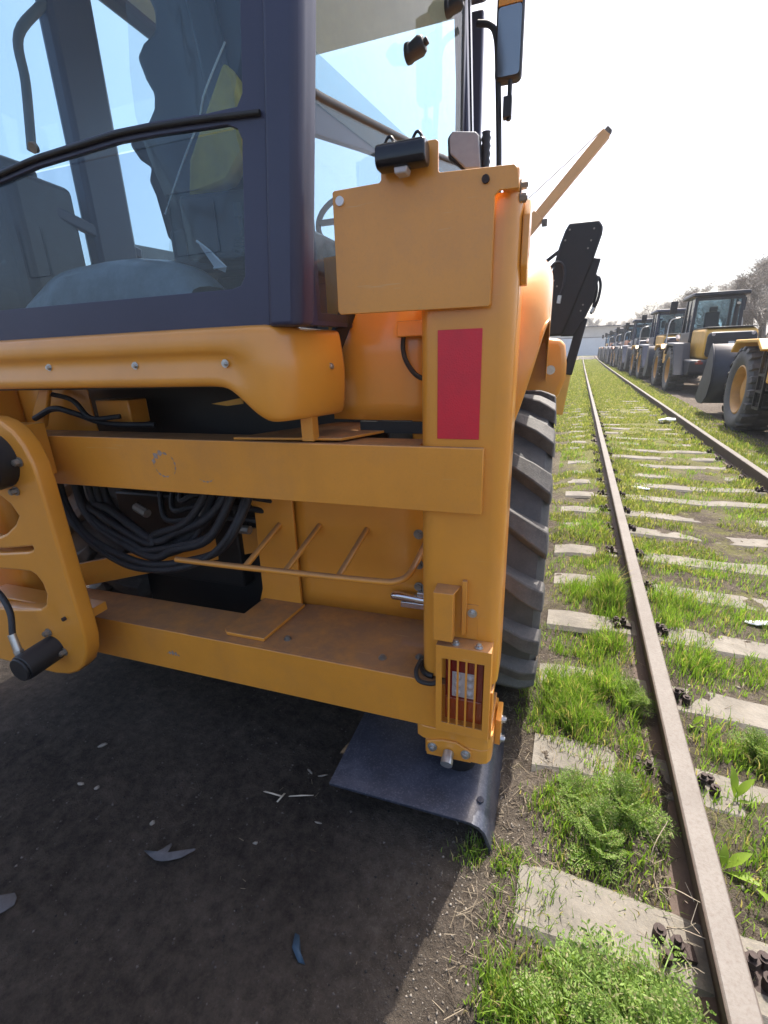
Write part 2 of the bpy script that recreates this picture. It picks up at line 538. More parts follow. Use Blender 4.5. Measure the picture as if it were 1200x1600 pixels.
M['feather'] = leaf_mat('feathery_leaf', (0.085, 0.155, 0.025), (0.215, 0.31, 0.07), 0.6, 0.4, (0.25, 0.25, 0.12))
M['broad'] = leaf_mat('broad_leaf', (0.16, 0.26, 0.03), (0.26, 0.36, 0.05), 0.45, 0.45)
M['straw'] = leaf_mat('straw', (0.07, 0.052, 0.038), (0.30, 0.245, 0.175), 0.8, 0.1)
M['pebble'] = leaf_mat('pebbles', (0.08, 0.065, 0.052), (0.25, 0.22, 0.185), 0.9, 0.0)
M['shade_gravel'] = leaf_mat('shade_dark_pebbles', (0.02, 0.018, 0.016), (0.15, 0.13, 0.115), 0.9, 0.0)  # darker copy of the pebble colour for the shaded ground

# ground: dirt, going over to short moss and grass along the track
def ground_mat():
    m, t, b = nodes('dirt_ground')
    n1 = noise_tex(t, 1.3, 6, 0.65)
    n2 = noise_tex(t, 22, 8, 0.75)
    n3 = noise_tex(t, 160, 4, 0.7)
    base = mix(t, ramp(t, n1.outputs[0], [(0.35, (0, 0, 0)), (0.7, (1, 1, 1))]).outputs[0], (0.15, 0.118, 0.092), (0.30, 0.25, 0.20))
    base = mix(t, ramp(t, n2.outputs[0], [(0.35, (0.8, 0.8, 0.8)), (0.7, (0, 0, 0))]).outputs[0], base, (0.085, 0.064, 0.048))
    base = mix(t, ramp(t, n3.outputs[0], [(0.56, (0, 0, 0)), (0.74, (0.75, 0.75, 0.75))]).outputs[0], base, (0.38, 0.335, 0.275))
    tc = t.nodes['TC']
    sx = N(t, 'ShaderNodeSeparateXYZ')
    t.links.new(tc.outputs['Object'], sx.inputs[0])
    # earth on the left is coloured darker to deepen the machine's shade
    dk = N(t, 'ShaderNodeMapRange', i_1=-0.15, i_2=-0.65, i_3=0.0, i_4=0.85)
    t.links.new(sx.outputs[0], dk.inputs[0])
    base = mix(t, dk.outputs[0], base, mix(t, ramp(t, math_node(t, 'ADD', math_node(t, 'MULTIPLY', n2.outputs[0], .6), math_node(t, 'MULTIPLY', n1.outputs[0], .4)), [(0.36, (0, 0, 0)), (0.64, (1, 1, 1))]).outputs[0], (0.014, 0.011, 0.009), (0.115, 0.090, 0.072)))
    # green cover
    nm = noise_tex(t, 6.5, 8, 0.75)
    base = mix(t, ramp(t, nm.outputs[0], [(0.42, (0.75, 0.75, 0.75)), (0.62, (0, 0, 0))]).outputs[0], base, mix(t, 0.35, base, (0.0, 0.0, 0.0)))
    g1 = noise_tex(t, 2.2, 7, 0.7)
    g2 = noise_tex(t, 34, 6, 0.75)
    gm = math_node(t, 'ADD', math_node(t, 'MULTIPLY', g1.outputs[0], 0.7), math_node(t, 'MULTIPLY', g2.outputs[0], 0.45))
    far = N(t, 'ShaderNodeMapRange', i_1=2.0, i_2=11.0, i_3=0.62, i_4=0.38)
    t.links.new(sx.outputs[1], far.inputs[0])
    thr = math_node(t, 'SUBTRACT', gm, far.outputs[0])
    gf = math_node(t, 'MULTIPLY', thr, 9.0, True)
    xl = N(t, 'ShaderNodeMapRange', i_1=-0.25, i_2=0.15, i_3=0.0, i_4=1.0)
    xr = N(t, 'ShaderNodeMapRange', i_1=2.40, i_2=2.85, i_3=1.0, i_4=0.0)
    t.links.new(sx.outputs[0], xl.inputs[0])
    t.links.new(sx.outputs[0], xr.inputs[0])
    gf = math_node(t, 'MULTIPLY', gf, math_node(t, 'MULTIPLY', xl.outputs[0], xr.outputs[0]))
    gf = math_node(t, 'MULTIPLY', gf, 0.85)
    moss = mix(t, g2.outputs[0], (0.11, 0.125, 0.03), (0.27, 0.255, 0.085))
    col = mix(t, gf, base, moss)
    t.links.new(col, b.inputs['Base Color'])
    b.inputs['Roughness'].default_value = 0.95
    b.inputs['Specular IOR Level'].default_value = 0.2
    h = math_node(t, 'ADD', math_node(t, 'MULTIPLY', n2.outputs[0], 1.0), math_node(t, 'MULTIPLY', n3.outputs[0], 0.5))
    bump(t, b, h, 1.0, 0.06)
    return m
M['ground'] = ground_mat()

# ------------------------------------------------------------------ ground sheet
TIE_Y0, TIE_P = 1.03, 0.555
RAILX = (0.472, 2.064)

def gz(x, y):
    z = 0.016 * mnoise.noise((x * 1.7, y * 1.7, 0.3)) + 0.007 * mnoise.noise((x * 7, y * 7, 2.1)) + 0.006 * mnoise.noise((x * 21, y * 21, 5.0))
    k = min(1, max(0, (x + .12) / .14)) * min(1, max(0, (2.75 - x) / .3))
    if k > 0:
        z += 0.042 * math.exp(-((x - .32) / .07) ** 2) * max(0, mnoise.noise((x * 6, y * 5, 11.0)) + .65)
        z += k * (0.033 + 0.030 * mnoise.noise((x * 2.3, y * 2.3, 8.0)) + 0.016 * mnoise.noise((x * 9, y * 8, 4.0)) + 0.007 * mnoise.noise((x * 25, y * 25, 6.0)))
    return z if y < 40 else z * 0.5

def ground():
    def axis(lo, hi, dense0, dense1, step, grow):
        a = list(np.arange(dense0, dense1 + 1e-6, step))
        s = step
        while a[-1] < hi:
            s *= grow
            a.append(a[-1] + s)
        s = step
        b = []
        x = dense0
        while x > lo:
            s *= grow
            x -= s
            b.append(x)
        return b[::-1] + a
    xs = axis(-280, 280, -1.6, 2.7, 0.028, 1.16)
    ys = axis(-150, 520, 0.3, 4.5, 0.028, 1.09)
    nx, ny = len(xs), len(ys)
    vs = [(x, y, gz(x, y)) for y in ys for x in xs]
    fs = [(j * nx + i, j * nx + i + 1, (j + 1) * nx + i + 1, (j + 1) * nx + i) for j in range(ny - 1) for i in range(nx - 1)]
    me = bpy.data.meshes.new('ground')
    me.from_pydata(vs, [], fs)
    me.polygons.foreach_set('use_smooth', [True] * len(fs))
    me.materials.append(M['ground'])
    o = bpy.data.objects.new('ground', me)
    COL.objects.link(o)
    tag(o, kind='structure')
ground()

# ------------------------------------------------------------------ railway track (ties + rails + fastenings move as one thing)
def make_track():
    root = empty('railway_track', (1.268, 1.0, 0.0))
    tag(root, 'railway track of two rusty rails on weathered concrete ties running through the grass', 'railway track')
    off = (1.268, 1.0, 0)
    prof = [(-.036, .200), (-.030, .206), (.030, .206), (.036, .200), (.036, .170), (.010, .158), (.009, .060), (.074, .045), (.074, .034), (-.074, .034), (-.074, .045), (-.009, .060), (-.010, .158), (-.036, .170)]
    for ri, xc in enumerate(RAILX):
        rows = []
        ys = list(np.arange(-1.5, 16, 0.35)) + list(np.arange(16, 112, 2.0))
        for y in ys:
            dx = 0.004 * mnoise.noise((y * .3, xc, 1)) + 0.00011 * max(0, y - 22) ** 2 * (1 if ri else 0.35)
            dz = 0.004 * mnoise.noise((y * .4, xc, 7))
            rows.append([(xc + dx + a, y, b - .005 + dz) for a, b in prof + prof[:1]])
        mb = MB(off)
        mb.grid(rows)
        lab = 'dark rusty rail beside the backhoe tyre' if ri == 0 else 'rusty rail nearer the row of wheel loaders'
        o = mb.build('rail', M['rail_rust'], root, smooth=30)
        o['label'] = lab
    # ties: uneven concrete bars, a few shared meshes
    ties = []
    for k in range(5):
        mb = MB()
        rows = []
        n = 20
        for i in range(n + 1):
            x = -1.28 + 2.56 * i / n
            t = abs(x) / 1.28
            wd = 0.112 + 0.016 * mnoise.noise((x * 3, k, 0))
            top = 0.054 - 0.045 * max(0, 1 - t * 2.2) * 0.35 + 0.010 * mnoise.noise((x * 5, k, 3))
            e = 0.0 if i not in (0, n) else 0.02
            rows.append([(x, -wd, -0.08), (x, -wd + .006, top - .022 - e), (x, -wd + .028, top - e), (x, wd - .03 + .01 * mnoise.noise((x * 4, 9, k)), top - e), (x, wd - .006, top - .022 - e), (x, wd, -0.08)])
        mb.grid(rows)
        m0, m1 = len(mb.v) - 6, 0
        mb.f.append((0, 1, 2, 3, 4, 5)); mb.m.append(0)
        mb.f.append((m0, m0 + 1, m0 + 2, m0 + 3, m0 + 4, m0 + 5)); mb.m.append(0)
        t = mb.build('concrete_tie', M['tie'], root, smooth=35)
        t.location = (0, -5, 0)
        ties.append(t)
    # a fastening: plate, clip, two bolt stacks with nuts
    mb = MB()
    mb.box(-.06, .02, -.05, .05, .050, .060)
    for yy in (-.005,):
        mb.cyl((-.012, yy, .06), (-.012, yy, .125), .011, 8)
        mb.cyl((-.012, yy, .085), (-.012, yy, .108), .021, 6)
        mb.obox((0.012, yy, .072), (.06, .045, .016), (0, R(8), 0))
        mb.cyl((-.052, yy + .030, .05), (-.052, yy + .030, .108), .010, 8)
        mb.cyl((-.052, yy + .030, .055), (-.052, yy + .030, .100), .019, 10)
        mb.cyl((-.048, yy - .030, .05), (-.048, yy - .030, .100), .010, 8)
        mb.cyl((-.048, yy - .030, .055), (-.048, yy - .030, .092), .018, 10)
    fa = mb.build('rail_fastening', M['rust_dark'], ties[0], smooth=35)
    first = True
    for i in range(-2, 190):
        y = TIE_Y0 + i * TIE_P + random.uniform(-.03, .03)
        src = ties[i % 5]
        if -2 <= i < 3:
            t = src
        else:
            t = src.copy()
            COL.objects.link(t)
        t.parent = root
        rise = 0.0 if y < 2.9 else (-0.003 if y < 6.5 else (-0.009 if y < 14 else -0.015))
        t.location = (random.uniform(-.04, .04), y - 1.0, random.uniform(-.004, .006) + rise)
        t.rotation_euler = (0, 0, random.uniform(-.012, .012))
        if y < 26:
            for xc in RAILX:
                for sgn in (-1, 1):
                    if first:
                        f = fa
                        first = False
                    else:
                        f = fa.copy()
                        COL.objects.link(f)
                    f.parent = t
                    f.scale = (.85, .85, .9)
                    f.location = (xc - 1.268 + sgn * .078 - t.location.x, random.uniform(-.02, .02), 0)
                    f.rotation_euler = (random.uniform(-.06, .06), random.uniform(-.05, .05), (0 if sgn < 0 else math.pi) + random.uniform(-.15, .15))
    return root
make_track()

# ------------------------------------------------------------------ the backhoe loader
MY = R(3.19)
U0, V0 = -1.2, 2.35
bo = Vector((math.cos(MY) * U0 - math.sin(MY) * V0, math.sin(MY) * U0 + math.cos(MY) * V0, 0))
BH = empty('backhoe_loader', bo, MY)
tag(BH, 'yellow backhoe loader with dark glazed cab seen close up from its right rear corner', 'backhoe loader')
OFF = (U0, V0, 0)

def mb():
    return MB(OFF)

# --- slide frame: beams
b = mb()
b.box(-2.52, -.149, 1.28, 1.299, 1.152, 1.347)
b.box(-2.50, -.345, 1.3, 1.44, 1.158, 1.341)
ub = b.build('upper_beam', M['yellow'], BH, bevel=.003)
b = mb()
b.prism([(-.98, 1.30), (-.60, 1.335), (-.44, 1.64), (-.74, 1.73)], 'z', 1.3475, 1.356)
b.build('deck_plate', M['yellow'], BH, bevel=.002)
def scuff(cu, cz, r, a0, a1, wd, v, par):
    b = mb()
    n = 14
    ri, ro = [], []
    for i in range(n + 1):
        a = R(a0 + (a1 - a0) * i / n)
        k = wd * (.5 + .5 * math.sin(i * 1.9 + cu * 40)) * math.sin(math.pi * (i + .5) / (n + 1))
        ri.append((cu + (r - k / 2) * math.cos(a), v, cz + (r - k / 2) * math.sin(a)))
        ro.append((cu + (r + k / 2) * math.cos(a), v, cz + (r + k / 2) * math.sin(a)))
    b.grid([ri, ro])
    b.build('scuff_mark', M['scuff'], par)
M['scuff'] = surf('scuffed_paint', (0.40, 0.30, 0.24), 0.8, var=0.4, scale=60)
scuff(-1.275, 1.252, .045, 60, 190, .030, 1.2793, ub)
scuff(-1.275, 1.252, .042, 200, 300, .010, 1.2793, ub)
scuff(-1.275, 1.252, .050, -40, 50, .008, 1.2793, ub)
scuff(-1.10, 1.25, .05, 235, 310, .008, 1.2793, ub)
b = mb()
b.box(-2.52, -.09, 1.28, 1.295, .343, .538)
b.prism([(-2.5, 1.2955), (-.09, 1.2955), (-.09, 1.66), (-.968, 1.66), (-.972, 1.63), (-1.19, 1.492), (-2.5, 1.486)], 'z', .50, .536)
b.prism([(-2.5, 1.2955), (-.09, 1.2955), (-.09, 1.5), (-2.5, 1.46)], 'z', .35, .365)
lb = b.build('lower_beam', M['yellow'], BH, bevel=.003)
scuff(-1.42, .36, .07, 60, 115, .03, 1.2793, lb)
b = mb()
b.prism([(-1.185, 1.345), (-1.16, 1.325), (-.985, 1.325), (-.985, 1.34), (-.955, 1.615), (-1.165, 1.615)], 'z', .5365, .552)
b.build('pad_plate', M['yellow'], BH, bevel=.003)
for p in ((-.905, 1.37, .536), (-.50, 1.36, .536), (-.37, 1.40, .536)):
    b = mb(); b.hexbolt(p, (0, 0, 1), .011, .008); b.build('bolt', M['zinc_dull'], BH)
# welded back plates between the beams
b = mb()
b.prism([(-1.235, 1.17), (-1.21, 1.05), (-1.158, .99), (-1.163, .80), (-1.168, .60), (-1.19, .537), (-.972, .537), (-.968, 1.17)], 'y', 1.612, 1.628)
b.build('side_plate', M['yellow_clean'], BH, bevel=.003)
b = mb()
b.grid([[(u, v, z) for u, v in ((-.985, 1.640), (-.90, 1.652), (-.60, 1.655), (-.34, 1.652))] for z in (.537, .62, .9, 1.03, 1.17)])
bp = b.build('back_plate', M['yellow_clean'], BH, solid=.012)
# rod rack
b = mb()
b.tube(smooth_path([(-1.42, 1.395, .815), (-1.2, 1.395, .817), (-.80, 1.395, .824), (-.52, 1.395, .832), (-.455, 1.40, .838), (-.418, 1.43, .85), (-.405, 1.50, .872), (-.40, 1.645, .90)], 6), .0125, 12)
rr = b.build('rod_rack', M['yellow'], BH)
for uf, ub_, vb in ((-1.08, -1.04, 1.615), (-.90, -.865, 1.645), (-.68, -.652, 1.648)):
    b = mb()
    b.cyl((uf, 1.40, .822), (ub_, vb, .925), .0125, 12)
    b.build('crossbar', M['yellow'], rr)
# toggle latch and bolts on the back plate
b = mb()
b.tube(smooth_path([(-.545, 1.615, .655), (-.50, 1.61, .66), (-.42, 1.61, .655), (-.36, 1.61, .652)], 4), [.010] + [.018] * 11 + [.018], 10)
b.box(-.50, -.36, 1.60, 1.637, .615, .640)
b.box(-.43, -.37, 1.60, 1.637, .672, .69)
la = b.build('latch', M['chrome'], BH, bevel=.002)
for z in (.93, .80, .70):
    b = mb(); b.hexbolt((-.43, 1.635, z), (0, -1, 0), .014, .012); b.build('bolt', M['zinc_dull'], BH)

# --- stabilizer post
def rounded_rect(x0, x1, y0, y1, r, n=6):
    p = []
    for cx, cyy, a in ((x1 - r, y1 - r, 0), (x0 + r, y1 - r, 90), (x0 + r, y0 + r, 180), (x1 - r, y0 + r, 270)):
        p += arc(cx, cyy, r, a, a + 90, n)
    return p
b = mb()
b.prism(rounded_rect(-.338, -.082, 1.302, 1.52, .045), 'z', .545, 1.955)
post = b.build('stabilizer_post', M['yellow_clean'], BH, smooth=30)
b = mb()
pr = rounded_rect(-.345, -.075, 1.297, 1.526, .05)
b.tube([(x, y, .548) for x, y in pr if x < -.19], .010, 8)
b.build('seal', M['rubber'], post)
b = mb()
b.box(-.284, -.166, 1.2985, 1.3012, 1.368, 1.658)
b.build('reflector', M['red'], BH, bevel=.001)
# cap plate with notch for the plate lamp
b = mb()
b.prism([(-.548, 1.709), (-.556, 1.717), (-.553, 1.996), (-.548, 2.0), (-.426, 2.002), (-.421, 2.007), (-.419, 2.066), (-.413, 2.072), (-.284, 2.071), (-.278, 2.066), (-.278, 2.008), (-.274, 2.004), (-.104, 1.998), (-.095, 1.988), (-.090, 1.95), (-.134, 1.951), (-.144, 1.942), (-.145, 1.711), (-.150, 1.706)], 'y', 1.268, 1.276)
cap = b.build('mounting_plate', M['yellow'], BH, bevel=.0015)
b = mb()
b.box(-.13, -.092, 1.2765, 1.50, 1.955, 1.995)
b.box(-.33, -.15, 1.2765, 1.302, 1.75, 1.92)
b.build('spacer', M['yellow'], cap, bevel=.004)
b = mb()
b.cyl((-.532, 1.262, 1.975), (-.532, 1.270, 1.975), .011, 16)
b.build('hole_plug', M['paper'], cap)
b = mb()
b.cyl((-.166, 1.262, 1.976), (-.166, 1.27, 1.976), .009, 14)
b.build('hole_plug', M['rust_dark'], cap)
b = mb()
b.prism([(1.33, 1.80), (1.36, 1.76), (1.40, 1.76), (1.43, 1.80), (1.43, 1.91), (1.40, 1.95), (1.36, 1.95), (1.33, 1.91)], 'x', -.0825, -.066)
b.build('side_plate', M['yellow'], BH, bevel=.003)
for z in (1.972, 1.945):
    b = mb(); b.hexbolt((-.092, 1.33, z), (1, 0, 0), .010, .012); b.build('bolt', M['zinc_dull'], BH)
# plate lamp
b = mb()
pp = rounded_rect(1.205, 1.262, 2.012, 2.062, .016, 4)
b.prism(pp, 'x', -.415, -.296)
pl = b.build('plate_lamp', M['gloss_black'], BH, bevel=.005, smooth=30)
for u in (-.385, -.318):
    b = mb()
    b.tube([(u - .014 + .028 * i / 8, 1.232, 2.060 + .018 * math.sin(math.pi * i / 8)) for i in range(9)], .0035, 6)
    b.build('wire_loop', M['gloss_black'], pl)
b = mb()
b.prism([(-.372, 2.012), (-.338, 2.012), (-.342, 1.998), (-.370, 1.998)], 'y', 1.215, 1.25)
b.build('lens', M['lens_white'], pl, bevel=.003)

# bracket box over the tail lamp
b = mb()
b.box(-.281, -.219, 1.235, 1.239, .738, .907)
b.box(-.281, -.277, 1.239, 1.30, .738, .907)
b.prism([(-.281, 1.239), (-.219, 1.239), (-.205, 1.301), (-.281, 1.301)], 'z', .900, .906)
b.box(-.223, -.219, 1.2395, 1.27, .738, .8995)
b.box(-.2, -.185, 1.285, 1.301, .74, .93)
b.build('lamp_bracket', M['yellow'], BH, bevel=.0015)
# tail lamp: sheet guard with a barred opening, lens behind
off = OFF
gmat = M['yellow']
def holed(outer, holes, y, d, name, mat, parent, bevel=.0015):
    return holed_plate(outer, holes, y, d, name, mat, parent, OFF, bevel)
tl_ = mb()
tl_.box(-.272, -.098, 1.2445, 1.301, .713, .717)
tl_.box(-.1015, -.0975, 1.2445, 1.345, .36, .7125)
tl_.prism([(-.10, .30), (-.10, .52), (-.094, .52), (-.094, .30)], 'y', 1.30, 1.40)
tl_.box(-.272, -.268, 1.2445, 1.279, .379, .7125)
tl_.box(-.185, -.15, 1.2985, 1.3015, .72, .845)
TL = tl_.build('tail_lamp', gmat, BH, bevel=.001)
fr = holed([(-.272, .378), (-.0975, .378), (-.0975, .717), (-.272, .717)], [[(-.253, .413), (-.117, .413), (-.117, .671), (-.253, .671)]], 1.2400, .0042, 'guard_frame', gmat, TL, .0006)
for f in (.18, .385, .585, .80):
    b = mb()
    u = -.253 + .136 * f
    b.box(u - .0032, u + .0032, 1.2405, 1.2435, .4125, .6715)
    b.build('guard_bar', gmat, TL)
b = mb(); b.box(-.245, -.120, 1.262, 1.278, .505, .67); b.build('red_lens', M['red_lens'], TL, bevel=.003)
b = mb(); b.box(-.245, -.120, 1.262, 1.278, .415, .5035); b.build('amber_lens', M['amber_lens'], TL, bevel=.003)
b = mb(); b.box(-.222, -.145, 1.2585, 1.2618, .515, .612); b.build('white_lens', M['lens_white'], TL, bevel=.002)
for i in range(2):
    for j in range(3):
        b = mb()
        c = (-.203 + .040 * i, 1.2585, .532 + .031 * j)
        b.lathe([(.0001, -.006), (.007, -.0045), (.0115, -.001), (.013, .001)], c, 'y', 14)
        b.build('led', M['lens_white'], TL)
b = mb()
b.hexbolt((-.212, 1.262, .717), (0, 0, 1), .0095, .009)
b.hexbolt((-.139, 1.262, .717), (0, 0, 1), .0095, .009)
b.hexbolt((-.168, 1.2985, .815), (0, -1, 0), .0105, .008)
b.build('bolt', M['zinc'], TL)
b = mb()
b.tube(smooth_path([(-.345, 1.33, .58), (-.352, 1.29, .565), (-.335, 1.262, .548), (-.29, 1.262, .545), (-.262, 1.27, .56)], 5), .008, 8)
b.build('cable', M['rubber'], TL)

# --- stabilizer foot and pad
b = mb()
pf = [(-.350, 1.29), (-.325, 1.278), (-.12, 1.278), (-.098, 1.287), (-.086, 1.305), (-.083, 1.33), (-.083, 1.5), (-.35, 1.5)]
b.prism(pf, 'z', .288, .3425)
pf2 = [(-.318, 1.279), (-.12, 1.279), (-.10, 1.287), (-.088, 1.305), (-.085, 1.33), (-.085, 1.48), (-.318, 1.48)]
b.prism(pf2, 'z', .226, .2875)
b.prism([(-.312, .286), (-.255, .305), (-.205, .307), (-.152, .279), (-.152, .232), (-.312, .226)], 'y', 1.269, 1.2788)
b.box(-.0825, -.062, 1.36, 1.46, .25, .36)
foot = b.build('stabilizer_foot', M['yellow_clean'], BH, bevel=.003, smooth=30)
b = mb()
b.cyl((-.21, 1.39, .10), (-.21, 1.39, .2255), .06, 20, .085)
b.build('ball_joint', M['black'], foot)
for p, r, h in (((-.290, 1.269, .268), .012, .010), ((-.171, 1.269, .268), .012, .010)):
    b = mb(); b.hexbolt(p, (0, -1, 0), r, h); b.build('bolt', M['zinc'], foot)
b = mb()
b.cyl((-.231, 1.269, .258), (-.231, 1.245, .252), .019, 14)
b.cyl((-.231, 1.245, .252), (-.231, 1.225, .246), .021, 14)
b.build('fitting', M['zinc'], foot)
for p in ((-.062, 1.40, .335), (-.062, 1.375, .27)):
    b = mb(); b.hexbolt(p, (1, 0, 0), .012, .01); b.build('bolt', M['zinc'], foot)
# pad: inverted channel
prof = [(-.648, .111), (-.6, .111), (-.35, .111), (-.165, .111), (-.13, .109), (-.105, .10), (-.088, .083), (-.078, .06), (-.066, .022), (-.060, -.004)]
b = mb()
rows = []
for v in (1.140, 1.30, 1.50, 1.67):
    rows.append([(u, v, z) for u, z in prof])
b.grid(rows)
pad = b.build('stabilizer_pad', M['pad'], BH, solid=.012, smooth=50, bevel=.001)
b = mb()
for u, v in ((-.52, 1.25), (-.52, 1.52), (-.11, 1.235), (-.36, 1.55)):
    b.cyl((u, v, .112), (u, v, .1185), .012, 14)
b.build('bolt', M['pad'], pad)
# left-hand post and foot (beyond the picture's edge)
b = mb(); b.prism(rounded_rect(-2.50, -2.244, 1.302, 1.52, .045), 'z', .53, 1.955); b.build('stabilizer_post', M['yellow_clean'], BH)

# --- slide carriage casting
CX = -2.1
right = [(-1.90, 1.43), (-1.83, 1.428), (-1.785, 1.415), (-1.74, 1.386), (-1.708, 1.34), (-1.688, 1.28), (-1.682, 1.20), (-1.680, 1.08), (-1.676, .84), (-1.670, .63), (-1.672, .56), (-1.686, .50), (-1.72, .44), (-1.765, .40), (-1.82, .375), (-1.90, .362)]
outer = right + [(2 * CX - x, z) for x, z in reversed(right)]
h1 = [(-1.822, 1.075), (-1.85, 1.125), (-1.90, 1.16), (-1.97, 1.18), (-2.10, 1.185), (-2.24, 1.17), (-2.34, 1.1), (-2.36, 1.0), (-2.2, .955), (-2.02, .95), (-1.93, .985), (-1.86, 1.03)]
h2 = [(-1.80, .965), (-1.797, .945), (-1.806, .93), (-1.84, .918), (-2.0, .895), (-2.2, .895), (-2.38, .92), (-2.2, .93), (-1.98, .935)]
h3 = [(-1.828, .835), (-1.805, .80), (-1.80, .75), (-1.825, .69), (-1.87, .660), (-2.0, .64), (-2.2, .62), (-2.38, .66), (-2.4, .76), (-2.3, .82), (-2.1, .835), (-1.95, .846), (-1.86, .85)]
sc = holed_plate(outer, [h1, h2, h3], 1.102, .066, 'slide_carriage', M['yellow_clean'], BH, OFF, .010)
b = mb()
b.box(-2.30, -1.83, 1.12, 1.27, .878, .898)
b.box(-2.34, -1.72, 1.172, 1.27, .60, .64)
b.box(-2.4, -1.80, 1.17, 1.268, 1.20, 1.40)
b.build('rib', M['yellow_clean'], sc, bevel=.004)
for (u, z, v0, r) in ((-1.845, 1.292, 1.03, .100), (-1.855, .498, .965, .054)):
    b = mb()
    b.cyl((u, 1.18, z), (u, v0, z - .01), r, 28)
    b.cyl((u, v0 - .0005, z - .01), (u, v0 - .012, z - .01), r * .9, 28)
    ro = b.build('clamp_piston', M['black_plastic'], sc, bevel=.004, smooth=35)
for p in ((-1.738, 1.10, 1.285), (-1.80, 1.10, 1.175), (-1.80, 1.10, .485), (-1.86, 1.10, .568)):
    b = mb(); b.hexbolt(p, (0, -1, 0), .012, .018); b.build('bolt', M['zinc_dull'], sc)
b = mb()
b.tube(smooth_path([(-1.91, 1.0, .545), (-1.925, 1.01, .60), (-1.97, 1.05, .68), (-2.1, 1.09, .74), (-2.3, 1.1, .76)], 6), .012, 10)
ho = b.build('hose', M['hose'], sc)
b = mb(); b.cyl((-1.905, 1.0, .535), (-1.925, 1.008, .605), .015, 12); b.cyl((-1.90, 1.0, .52), (-1.905, 1.0, .54), .018, 6); b.build('hose_end', M['zinc'], sc)
b = mb(); b.cyl((-1.74, 1.09, .652), (-1.74, 1.102, .652), .008, 10); b.build('grease_hole', M['rust_dark'], sc)

# --- hydraulic hoses hanging between the beams
random.seed(3)
for k in range(9):
    a0 = -2.05 + .018 * k + random.uniform(-.04, .04)
    a1 = -1.13 - .022 * k + random.uniform(-.07, .07)
    zb = .755 + .023 * (k % 6) + random.uniform(-.012, .012)
    j1, j2, j3 = (random.uniform(-.018, .018) for _ in range(3))
    vv = 1.40 + .030 * (k // 3) + .012 * (k % 3)
    p = [(a0, vv + .05, 1.22), (a0 + .03, vv + .02, 1.02), (a0 + .14, vv, zb + .11 + j1), (a0 + .32, vv - .01, zb + .02 + j2 * .4), (-1.60 + .03 * (k % 3), vv - .015, zb), (a1 - .28, vv, zb + .03 + j3 * .5), (a1 - .10, vv + .01, zb + .11 + j1), (a1, vv + .05, zb + .25), (a1 + .02, vv + .16, zb + .42)]
    b = mb()
    b.tube(smooth_path(p, 6), .0145 + .002 * (k % 3), 10)
    b.build('hydraulic_hose', M['hose'], BH)
for k in range(4):
    b = mb()
    z = .92 + .05 * k
    b.tube(smooth_path([(-1.75 + .1 * k, 1.7, z + .1), (-1.6 + .05 * k, 1.56, z), (-1.4, 1.54 + .02 * k, z + .03), (-1.2 + .05 * k, 1.6, z + .02), (-1.05, 1.72, z - .05)], 6), .013, 8)
    b.build('hydraulic_hose', M['hose'], BH)
for p, q in (((-1.72, 1.52, .985), (-1.64, 1.50, .965)), ((-1.38, 1.53, 1.0), (-1.34, 1.52, .96)), ((-1.22, 1.58, .90), (-1.17, 1.58, .90))):
    b = mb(); b.cyl(p, q, .02, 8); b.build('hose_fitting', M['zinc_dull'], BH)
# yellow cross brace behind the hoses
b = mb()
b.bar((-2.15, 1.50, .60), (-1.22, 1.72, .80), .02, .12)
b.build('cross_brace', M['yellow'], BH, bevel=.003)

# --- chassis, axle, underside
b = mb()
b.box(-1.72, -.70, 1.75, 4.7, .62, 1.15)
b.box(-2.3, -.55, 1.68, 2.7, 1.15, 1.50)
b.box(-2.0, -1.3, 1.66, 1.9, .56, 1.0)
b.box(-2.0, -.62, 1.74, 2.0, .34, 1.1)  # box added to shut out sunlit ground behind the hoses
b.build('chassis', M['black'], BH, bevel=.01)
b = mb()
b.cyl((-2.2, V0, .69), (-.2, V0, .69), .13, 20)
b.box(-1.45, -.95, 2.05, 2.55, .48, .92)
b.build('rear_axle', M['black'], BH, bevel=.02)
b = mb()
b.tube(smooth_path([(-1.98, 1.36, 1.40), (-1.86, 1.36, 1.44), (-1.78, 1.38, 1.42), (-1.70, 1.45, 1.37), (-1.5, 1.5, 1.36)], 6), .012, 8)
b.tube(smooth_path([(-1.95, 1.4, 1.50), (-1.80, 1.4, 1.47), (-1.72, 1.4, 1.40), (-1.62, 1.45, 1.40)], 6), .010, 8)
b.build('hydraulic_hose', M['hose'], BH)
b = mb()
b.box(-1.80, -1.62, 1.5, 1.6, 1.36, 1.46)
b.build('valve_block', M['yellow'], BH, bevel=.006)
b = mb()
b.prism([(-2.02, 1.42), (-1.93, 1.53), (-1.88, 1.53), (-1.97, 1.36), (-2.02, 1.36)], 'y', 1.38, 1.40)
b.build('bracket', M['yellow'], BH, bevel=.006)
b = mb()
b.prism([(-1.20, 1.446), (-1.14, 1.455), (-1.06, 1.468), (-1.06, 1.446), (-1.13, 1.438)], 'y', 1.49, 1.495)
b.build('light_gap_sliver', M['yellow_flat'], BH)  # yellow sliver standing in for light showing through a gap

